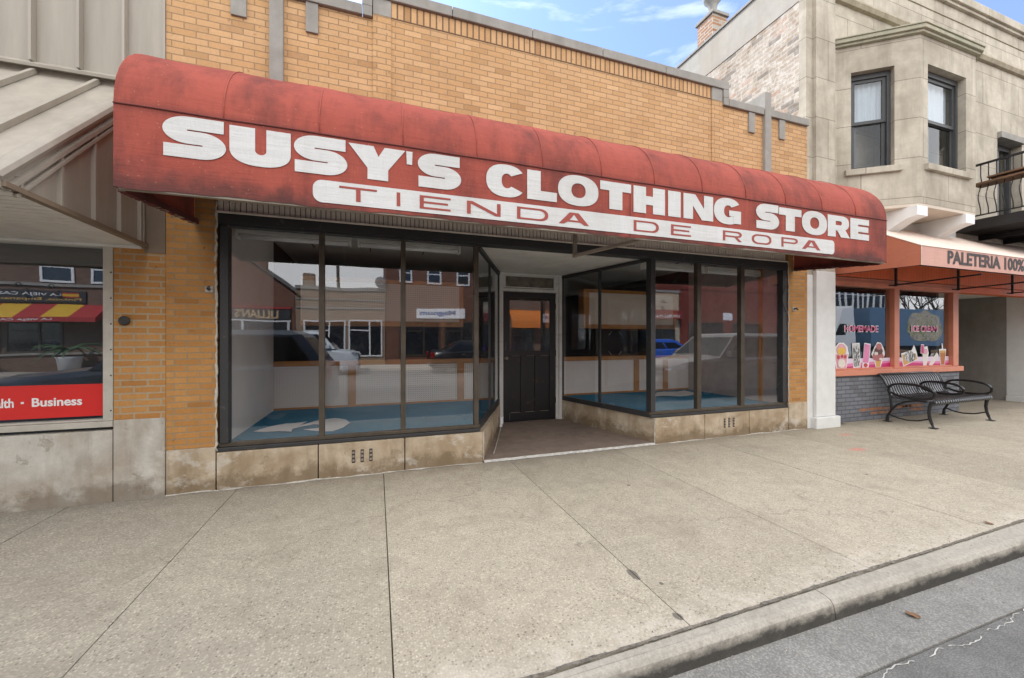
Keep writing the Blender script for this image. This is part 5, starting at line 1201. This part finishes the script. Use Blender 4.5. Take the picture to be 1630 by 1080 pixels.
car('parked_suv', (-3.10, -4.15, RZ), math.pi, carpaint('dark_blue_grey_paint', (.11, .15, .20)), 'dark blue grey suv parked at the kerb, mirrored in the left shop window', 'suv')
car('parked_suv', (9.22, -4.15, RZ), math.pi, carpaint('brown_grey_paint', (.30, .265, .235)), 'brown grey suv parked at the kerb, mirrored in the right shop window', 'suv')
car('parked_van', (-2.9, -13.9, RZ), 0, carpaint('white_van_paint', (.62, .66, .68)), 'small white van parked across the street, mirrored in the left shop window', 'van', 'van')
car('parked_car', (4.6, -13.9, RZ), 0, carpaint('black_car_paint', (.018, .018, .02)), 'black saloon parked across the street, mirrored in the left shop window', 'car', 'sedan')
car('parked_car', (15.2, -13.9, RZ), 0, carpaint('bright_blue_car_paint', (.02, .10, .50)), 'bright blue hatchback parked across the street, mirrored in the right shop window', 'car', 'hatch')
car('parked_car', (-15.6, -13.9, RZ), 0, carpaint('white_car_paint', (.6, .62, .64)), 'white saloon parked across the street, mirrored in the office window', 'car', 'sedan')
car('parked_car', (20.6, -13.9, RZ), 0, carpaint('silver_car_paint', (.36, .37, .38)), 'silver saloon parked across the street by the red building', 'car', 'sedan')
tk = thing('lorry', (31, -12.2, RZ), 'white cab lorry with a long blue box trailer across the street', 'lorry')
m_tw, m_tb = carpaint('lorry_white', (.66, .67, .67)), plain('blue_trailer_side', (.09, .155, .235), .4, var=.1)
p = MB(); p.box(-2.4, 9.5, -1.25, 1.25, 1.05, 3.45, .03); p.build('trailer', m_tb, tk, local=True)
tb_ = [o for o in tk.children if o.name.startswith('trailer')][0]
m_pic = T('trailer_picture', .5); m_pic.col(m_pic.ramp(m_pic.noise(2.4, 6, .7, dist=1.6), (.36, (.08, .14, .05)), (.45, (.30, .26, .12)), (.52, (.50, .42, .30)), (.58, (.22, .24, .26)), (.66, (.30, .10, .07)))); m_pic = m_pic.m
p = MB(); p.prism(blob(3.0, 2.3, 1.9, 1.0, 30, .12, .9, 4), 'y', 1.251, 1.262); p.build('picture', m_pic, tb_, local=True)
p = MB(); p.prism([(-5.9, .55), (-5.95, 1.25), (-5.75, 1.45), (-4.75, 1.62), (-4.35, 2.45), (-4.0, 3.35), (-2.95, 3.55), (-2.75, .55)], 'y', -1.12, 1.12, .05); p.bm.transform(Matrix.Translation((-.9, 0, 0))); p.build('cab', m_tw, tk, local=True)
p = MB()
for s_ in (-1, 1): p.face([(-4.55, s_ * 1.124, 1.75), (-3.7, s_ * 1.124, 1.75), (-3.7, s_ * 1.124, 2.4), (-4.25, s_ * 1.124, 2.4)])
p.bm.transform(Matrix.Translation((-.9, 0, 0))); p.build('window', m_carglass, tk, local=True)
for x in (-6.1, -3.1, 6.6, 7.8):
    for s_ in (-1, 1):
        p = MB(); p.lathe([(.2, -.13), (.46, -.13), (.5, -.08), (.5, .08), (.46, .13), (.2, .13)], (x, s_ * 1.0, .5), 24, 'y'); wh = p.build('wheel', m_tyre, tk, 'auto', local=True)
        p = MB(); p.lathe([(.24, -.02), (.24, .02), (.05, .05)], (x, s_ * 1.12, .5), 20, 'y'); p.build('rim', m_rim, wh, local=True)
p = MB(); p.box(-2.4, 9.4, -1.0, 1.0, .8, 1.045); p.build('chassis', m_cblack, tk, local=True)

# ------------------------------------------------------------------ the other side of the street (seen mirrored in the shop windows)
FYO = -18.0
m_bbr = brickmat('brown_brick', (.20, .115, .075), (.14, .08, .055), (.22, .19, .16), grime=.15)
m_rbr = brickmat('dark_red_brick', (.22, .085, .05), (.16, .06, .04), (.20, .16, .13), grime=.2)
m_tanbr = brickmat('tan_brick', (.36, .25, .16), (.29, .19, .12), (.30, .26, .21), grime=.2)
m_redst = brickmat('red_painted_brick', (.27, .062, .045), (.22, .05, .038), (.14, .045, .035), grime=.45, w=.4, h=.2, mort=.02); m_tanst = plain('tan_stucco', (.42, .36, .27), .85, var=.1, sc=1); m_whst = plain('white_grey_cladding', (.55, .55, .54), .7, var=.06, sc=1)
m_shopwin = plain('dark_shop_window', (.02, .022, .026), .08, 0, var=.3, spec=.8); m_roofs = plain('dark_roof_shingle', (.08, .075, .07), .9, var=.2, sc=4)
m_maroon = plain('maroon_fabric', (.24, .035, .035), .85); m_orangec = plain('orange_fabric', (.62, .17, .02), .8); m_yell = plain('yellow_fabric', (.60, .36, .03), .85); m_redf = plain('red_fabric', (.36, .03, .03), .85)
m_sgn_bk = plain('black_sign_board', (.02, .02, .022), .5); m_gold = plain('gold_lettering', (.55, .34, .08), .5); m_blue_l = plain('blue_lettering', (.05, .12, .32), .5); m_tanl = plain('tan_lettering', (.50, .33, .16), .6)
def block(name, x0, x1, h, mat, label, wins=(), shop=(), d=9, extra=None):
    t = thing(name, ((x0 + x1) / 2, FYO, 0), label, 'building', 'buildings across the street')
    m = MB(); m.box(x0 + .004, x1 - .004, FYO - d, FYO, -.2, h); m.build('wall', mat, t)
    m = MB(); m.box(x0, x1, FYO - d - .05, FYO + .08, h + .003, h + .16); m.build('coping', m_cast, t)
    for a, c_, z0, z1 in wins:
        m = MB(); fw = .09
        m.box(a, a + fw, FYO - .02, FYO + .05, z0, z1); m.box(c_ - fw, c_, FYO - .02, FYO + .05, z0, z1); m.box(a + fw, c_ - fw, FYO - .02, FYO + .05, z1 - fw, z1); m.box(a + fw, c_ - fw, FYO - .02, FYO + .05, z0, z0 + fw); m.box(a + fw, c_ - fw, FYO - .02, FYO + .04, (z0 + z1) / 2 - .03, (z0 + z1) / 2 + .03)
        f = m.build('window', m_white, t)
        m = MB(); m.box(a + fw, c_ - fw, FYO - .01, FYO + .012, z0 + fw, z1 - fw); m.build('pane', m_shopwin if not extra else m_curtain_sky, f)
    for a, c_, z0, z1 in shop:
        m = MB(); fw = .08; mid_ = a + (c_ - a) * .62
        m.box(mid_ - .04, mid_ + .04, FYO + .022, FYO + .06, z0, z1); m.box(a, mid_ - .041, FYO + .022, FYO + .05, z1 - .5, z1 - .44)
        m.box(a - fw, a, FYO + .003, FYO + .06, z0 - fw, z1 + fw); m.box(c_, c_ + fw, FYO + .003, FYO + .06, z0 - fw, z1 + fw); m.box(a, c_, FYO + .003, FYO + .06, z1, z1 + fw); m.box(a, c_, FYO + .003, FYO + .06, z0 - fw, z0); f = m.build('shop_window', m_white if name == 'low_tan_building' else m_bronze, t)
        m = MB(); m.box(a, c_, FYO + .002, FYO + .02, z0, z1); m.build('pane', m_shopwin, f)
    return t
ob = block('restaurant_building', -26, -11.0, 8.2, m_bbr, 'brown brick building with a Spanish restaurant sign, mirrored in the office window', [(-13.0 - 1.75 * i - .55, -13.0 - 1.75 * i + .55, 3.84, 5.1) for i in range(0, 7, 1) if i != 1] + [(-11.9, -11.15, 3.84, 5.1)], [(-14.6, -12.9, .85, 2.2), (-17.4, -14.9, .85, 2.2)])
m = MB(); m.box(-26, -11.0, FYO + .002, FYO + .09, 3.66, 3.78); m.box(-18, -11.3, FYO + .002, FYO + .10, .68, .77); m.build('stone_band', m_cast, ob)
sgn = thing('restaurant_sign', (-14.8, FYO, 3.2), 'black board reading La Vieja Castilla with two flags, above the striped awning', 'sign')
m = MB(); m.box(-17.5, -12.05, FYO + .003, FYO + .07, 2.93, 3.47, .01); m.build('board', m_sgn_bk, sgn)
sign_text('lettering', 'LA VIEJA CASTILLA', -12.85, -15.75, 3.20, 3.36, FYO + .075, m_vinyl_w, sgn, 1, .01)
sign_text('lettering', 'Pintxos, Empanadas, Paella', -12.2, -16.2, 2.99, 3.15, FYO + .075, m_gold, sgn, 1, .012)
for xx in (-12.55, -16.35):
    m = MB(); m.box(xx - .27, xx + .27, FYO + .072, FYO + .076, 3.17, 3.40); fl = m.build('flag', m_yell, sgn)
    m = MB(); m.box(xx - .27, xx + .27, FYO + .077, FYO + .08, 3.17, 3.225); m.box(xx - .27, xx + .27, FYO + .077, FYO + .08, 3.345, 3.40); m.build('stripe', m_redf, fl)
for i, xx in enumerate((-13.05, -14.1, -15.2)):
    lt = thing('sign_lamp', (xx, FYO, 3.6), ('black gooseneck lamp at the right end of the restaurant sign, mirrored', 'black gooseneck lamp over the middle of the restaurant sign, mirrored', 'black gooseneck lamp farthest along the restaurant sign, mirrored')[i], 'lamp', 'gooseneck lamps over the sign')
    m = MB(); m.tube([(xx, FYO + .09, 3.60), (xx, FYO + .2, 3.72), (xx, FYO + .36, 3.72), (xx, FYO + .42, 3.62)], .016, 8); m.build('arm', m_cblack, lt, True)
    m = MB(); m.lathe([(.03, .08), (.05, .05), (.11, -.05), (.10, -.055)], (xx, FYO + .42, 3.58), 14); m.build('shade', m_cblack, lt, True)
aw2 = thing('striped_awning', (-14.4, FYO, 2.5), 'red and yellow striped awning of the restaurant across the street', 'awning')
n_ = 8; ax0, ax1 = -18.2, -11.25
for i in range(n_):
    a = ax1 - (ax1 - ax0) * i / n_; c_ = ax1 - (ax1 - ax0) * (i + 1) / n_
    m = MB(); m.face([(a, FYO + .02, 2.86), (c_, FYO + .02, 2.86), (c_, FYO + 1.0, 2.26), (a, FYO + 1.0, 2.26)]); m.build('stripe', m_redf if i % 2 == 0 else m_yell, aw2)
m = MB(); m.face([(ax0, FYO + 1.002, 2.262), (ax1, FYO + 1.002, 2.262), (ax1, FYO + 1.002, 2.08), (ax0, FYO + 1.002, 2.08)]); m.face([(ax1, FYO + 1.0, 2.08), (ax1, FYO + 1.0, 2.26), (ax1, FYO + .02, 2.86), (ax1, FYO + .02, 2.5)]); m.build('valance', m_redf, aw2)
sign_text('lettering', 'LA VIEJA CASTILLA', -12.6, -15.1, 2.115, 2.215, FYO + 1.008, m_vinyl_w, aw2, 1, .01)
# palms in tubs before the restaurant
m_palm = plain('palm_leaf', (.05, .11, .045), .6, var=.4, sc=3)
def palm(x, lab):
    t = thing('potted_palm', (x, FYO + .75, 0), lab, 'plant', 'potted palms'); rnd = random.Random(int(x * 10))
    m = MB(); m.lathe([(.20, 0), (.30, .02), (.38, .55), (.42, .62), (.36, .62), (.34, .55)], (x, FYO + .75, 0), 18); m.build('tub', m_whst, t, True)
    m = MB()
    for i in range(26):
        a = rnd.uniform(0, 6.28); L = rnd.uniform(.7, 1.15); up = rnd.uniform(.35, 1.0); rows = []
        for k in range(8):
            s_ = k / 7; r_ = L * s_; z = .62 + up * L * s_ - .75 * L * s_ * s_ * (1.3 - up * .5) + .25; w_ = .085 * math.sin(math.pi * min(1, .12 + s_ * .86))
            cx, cy = x + r_ * math.cos(a), FYO + .75 + r_ * .6 * math.sin(a); px, py = -math.sin(a) * w_, math.cos(a) * w_ * .6
            rows.append([(cx + px, cy + py, z - .03), (cx, cy, z), (cx - px, cy - py, z - .03)])
        m.grid(rows)
    m.build('fronds', m_palm, t)
palm(-12.2, 'green palm in a pale tub right of the restaurant window, mirrored'); palm(-15.9, 'green palm in a pale tub left of the restaurant window, mirrored')
# gabled brick house with the Lillian's sign
gb = thing('gabled_building', (-7.4, FYO, 0), 'red brown brick building with a street facing gable, mirrored in the left shop window', 'building', 'buildings across the street')
m = MB(); m.prism([(-10.9, -.2), (-3.95, -.2), (-3.95, 3.75), (-7.45, 6.45), (-10.9, 3.75)], 'y', FYO - 10, FYO); m.build('wall', m_rbr, gb)
m = MB()
for s_ in (-1, 1): m.bar((-7.42, FYO - 4.9, 6.52), (-7.42 + s_ * 3.75, FYO - 4.9, 6.52 - 2.88), 10.4, .10, up=(-s_ * .6, 0, .8)) if False else m.face([(-7.45, FYO + .2, 6.50), (-7.45 + s_ * 3.8, FYO + .2, 3.58), (-7.45 + s_ * 3.8, FYO - 10.2, 3.58), (-7.45, FYO - 10.2, 6.50)])
rf = m.build('roof', m_roofs, gb)
for xx, zz in ((-6.9, 6.9), (-5.95, 6.2)):
    m = MB(); m.box(xx - .3, xx + .3, FYO - 2.6, FYO - 2.0, 4.9, zz); m.build('chimney', m_rbr, rf)
m = MB(); m.box(-10.7, -4.1, FYO + .003, FYO + .05, .3, 2.25); m.build('shop_window', m_shopwin, gb)
m = MB(); m.box(-10.7, -4.1, FYO + .052, FYO + .09, 2.252, 2.33)
for xx in (-10.6, -8.4, -6.2, -4.2): m.box(xx - .05, xx + .05, FYO + .052, FYO + .09, .25, 2.25)
m.build('window_frame', m_whst, gb)
ls = thing('shop_sign', (-6, FYO, 2.7), "dark board with tan Lillian's lettering under a red strip, mirrored", 'sign')
m = MB(); m.box(-8.3, -4.15, FYO + .003, FYO + .12, 2.36, 2.90); m.build('board', m_sgn_bk, ls)
m = MB(); m.box(-8.3, -4.1, FYO + .003, FYO + .16, 2.902, 3.0); m.build('red_strip', m_redf, ls)
sign_text('lettering', "LILLIAN'S", -4.62, -6.50, 2.42, 2.84, FYO + .125, m_tanl, ls, 1, .03)
ob = block('low_tan_building', -3.93, .44, 3.95, m_tanbr, 'low tan brick shop with a flat roof, mirrored in the left shop window', [], [(-3.5, -1.6, .5, 2.3), (-1.3, .2, .5, 2.3)])
m = MB(); m.box(-3.9, .42, FYO + .002, FYO + .06, 3.0, 3.08); m.box(-3.9, .42, FYO + .002, FYO + .05, 3.45, 3.5); m.build('stone_band', m_cast, ob)
m = MB(); m.box(-3.9, -3.3, FYO - 2.6, FYO - 2.0, 4.1, 5.0); m.build('chimney', m_tanbr, ob)
ob = block('brown_brick_building', .46, 8.3, 8.3, m_rbr, 'two storey red brown brick building with white windows, mirrored in the left shop window', [(1.15, 1.85, 4.5, 5.6), (2.65, 3.45, 4.5, 5.6), (4.3, 5.1, 4.5, 5.6), (6.0, 6.8, 4.5, 5.6)], [(1.2, 3.3, .5, 2.3), (3.7, 5.2, .2, 2.3), (5.6, 7.9, .5, 2.3)])
m = MB(); m.lathe([(.02, 0), (.18, .03), (.30, .10), (.305, .105), (.05, .04)], (.2, FYO + .1, 4.4), 18, 'y'); tag(m.build('satellite_dish', m_cast, None, True), 'grey satellite dish on the corner of the red brown building, mirrored', 'satellite dish')
ms = thing('office_sign', (3.4, FYO, 2.8), 'white board with blue Magnum lettering, mirrored in the left shop window', 'sign')
m = MB(); m.box(2.05, 4.82, FYO + .003, FYO + .09, 2.52, 3.07, .008); m.build('board', m_vinyl_w, ms)
sign_text('lettering', 'Magnum', 4.25, 2.25, 2.63, 2.96, FYO + .095, m_blue_l, ms, 1, .03)
ob = block('corner_brick_building', 8.32, 13.5, 7.2, m_bbr, 'brown brick building with an orange awning, mirrored in the door glass', [(9.2, 10.1, 4.4, 5.6), (11.4, 12.3, 4.4, 5.6)], [(8.8, 10.5, .4, 2.1), (11.2, 13.0, .4, 2.1)])
a3 = thing('orange_awning', (10.4, FYO, 2.8), 'bright orange awning across the street, mirrored in the door glass', 'awning')
m = MB(); m.grid([[(x, FYO + .05 + 1.0 * math.sin(t), 2.45 + .95 * math.cos(t)) for t in [math.pi / 2 * k / 8 for k in range(9)]] for x in (8.5, 12.4)]); m.face([(8.5, FYO + 1.05, 2.45), (12.4, FYO + 1.05, 2.45), (12.4, FYO + 1.05, 2.15), (8.5, FYO + 1.05, 2.15)]); m.build('canvas', m_orangec, a3)
ob = block('tan_stucco_building', 13.52, 20.1, 4.65, m_tanst, 'low tan building with a maroon fascia, mirrored in the right shop window', [], [(14.2, 16.6, .5, 2.4), (17.2, 19.6, .5, 2.4)])
a4 = thing('maroon_fascia', (17, FYO, 3.2), 'maroon fascia with small white lettering on the tan building, mirrored', 'sign')
m = MB(); m.box(13.7, 20.0, FYO + .003, FYO + .5, 2.75, 3.35, .01); m.build('fascia', m_maroon, a4)
sign_text('lettering', 'DOUBLE PLAY', 20 - .3, 17.6, 2.85, 3.02, FYO + .505, m_vinyl_w, a4, 1, .02)
for xx, lab in ((18.6, 'dark wall lamp above the maroon fascia, the one farther right, mirrored'), (16.4, 'dark wall lamp above the maroon fascia, the one nearer the orange awning, mirrored')):
    lt = thing('wall_lamp', (xx, FYO, 3.9), lab, 'lamp', 'wall lamps over the maroon fascia')
    m = MB(); m.tube([(xx, FYO, 3.95), (xx, FYO + .25, 4.1), (xx, FYO + .35, 3.95)], .02, 8); m.build('arm', m_cblack, lt, True)
    m = MB(); m.lathe([(.04, .08), (.16, -.06), (.15, -.065)], (xx, FYO + .35, 3.9), 14); m.build('shade', m_cblack, lt, True)
ob = block('red_building', 20.12, 34.0, 6.9, m_redst, 'large red painted building, mirrored in the right shop window', [], [(21.0, 24.0, .4, 2.5), (25.0, 28.0, .4, 2.5), (29.5, 33, .4, 2.5)])
m = MB(); m.box(20.2, 33.9, FYO + .002, FYO + .06, 4.9, 5.0); m.box(20.2, 33.9, FYO + .002, FYO + .12, 5.9, 6.1); m.build('moulding', m_redst, ob)
m = MB(); m.box(24.1, 24.9, FYO + .004, FYO + .03, 2.75, 3.3); m.build('notice', m_vinyl_w, ob)
ob = block('glazed_building', 34.02, 43.5, 8.4, m_whst, 'pale building with a long band of tall windows, mirrored in the ice cream window', [(34.4 + .74 * i, 34.4 + .74 * i + .70, 3.9, 6.6) for i in range(12)], [], extra=None)
m = MB(); m.box(34.02, 43.5, FYO + .002, FYO + .2, 3.2, 3.75); m.build('ledge', m_tanst, ob)
ob = block('low_brick_building', 52.0, 64.0, 4.2, m_tanbr, 'low tan brick building far down the other side of the street', [], [(53, 56, .5, 2.4), (57, 62, .5, 2.4)])
# bare street tree
tr = thing('bare_tree', (44.5, -16.2, 0), 'leafless street tree with spreading limbs, mirrored in the ice cream window', 'tree')
m_bark = plain('grey_bark', (.07, .058, .048), .9, var=.3, sc=12)
rnd = random.Random(5); tk_ = MB(); br_ = MB()
def limb(mb, p, d, L, r, lev):
    n = 5; pts = [p]; q = Vector(p); dd = Vector(d)
    for i in range(n):
        dd = (dd + Vector((rnd.uniform(-.2, .2), rnd.uniform(-.2, .2), rnd.uniform(-.05, .16)))).normalized(); q = q + dd * (L / n); pts.append(q.copy())
    mb.tube(pts, [r * (1 - .55 * i / n) for i in range(n + 1)], 6)
    if lev:
        for k in range(4 if lev > 2 else 3):
            i = rnd.randint(2, n); a = rnd.uniform(0, 6.28); s_ = rnd.uniform(.5, .95)
            nd = (dd + Vector((math.cos(a) * s_, math.sin(a) * s_, rnd.uniform(-.1, .4)))).normalized(); limb(br_, pts[i], nd, L * rnd.uniform(.55, .8), r * .45, lev - 1)
limb(tk_, (44.5, -16.2, -.05), (0, 0, 1), 2.6, .24, 0)
for k in range(5):
    a = 1.25 * k + .3; limb(br_, (44.5, -16.2, 2.0 + .12 * k), Vector((math.cos(a) * .8, math.sin(a) * .8, .9)).normalized(), 2.6, .11, 3)
tk_.build('trunk', m_bark, tr, True); br_.build('crown', m_bark, tr)
up = thing('utility_pole', (-2.7, -27.2, 0), 'dark wooden utility pole with a cross arm behind the low tan shop, mirrored', 'pole')
m = MB(); m.tube([(-2.7, -27.2, -.2), (-2.7, -27.2, 8.2)], [.14, .10], 10); m.build('post', m_bark, up, True)
m = MB(); m.box(-3.6, -1.8, -27.24, -27.14, 7.3, 7.42); m.build('cross_arm', m_bark, up)
m = MB()
for dx in (-.8, 0, .8):
    for sgn_ in (-1, 1): m.tube([(-2.7 + dx + 40 * sgn_ * t, -27.2, 7.46 - 3 * t * (1 - t)) for t in [k / 10 for k in range(11)]], .012, 4)
m.build('wire', m_cblack, up)
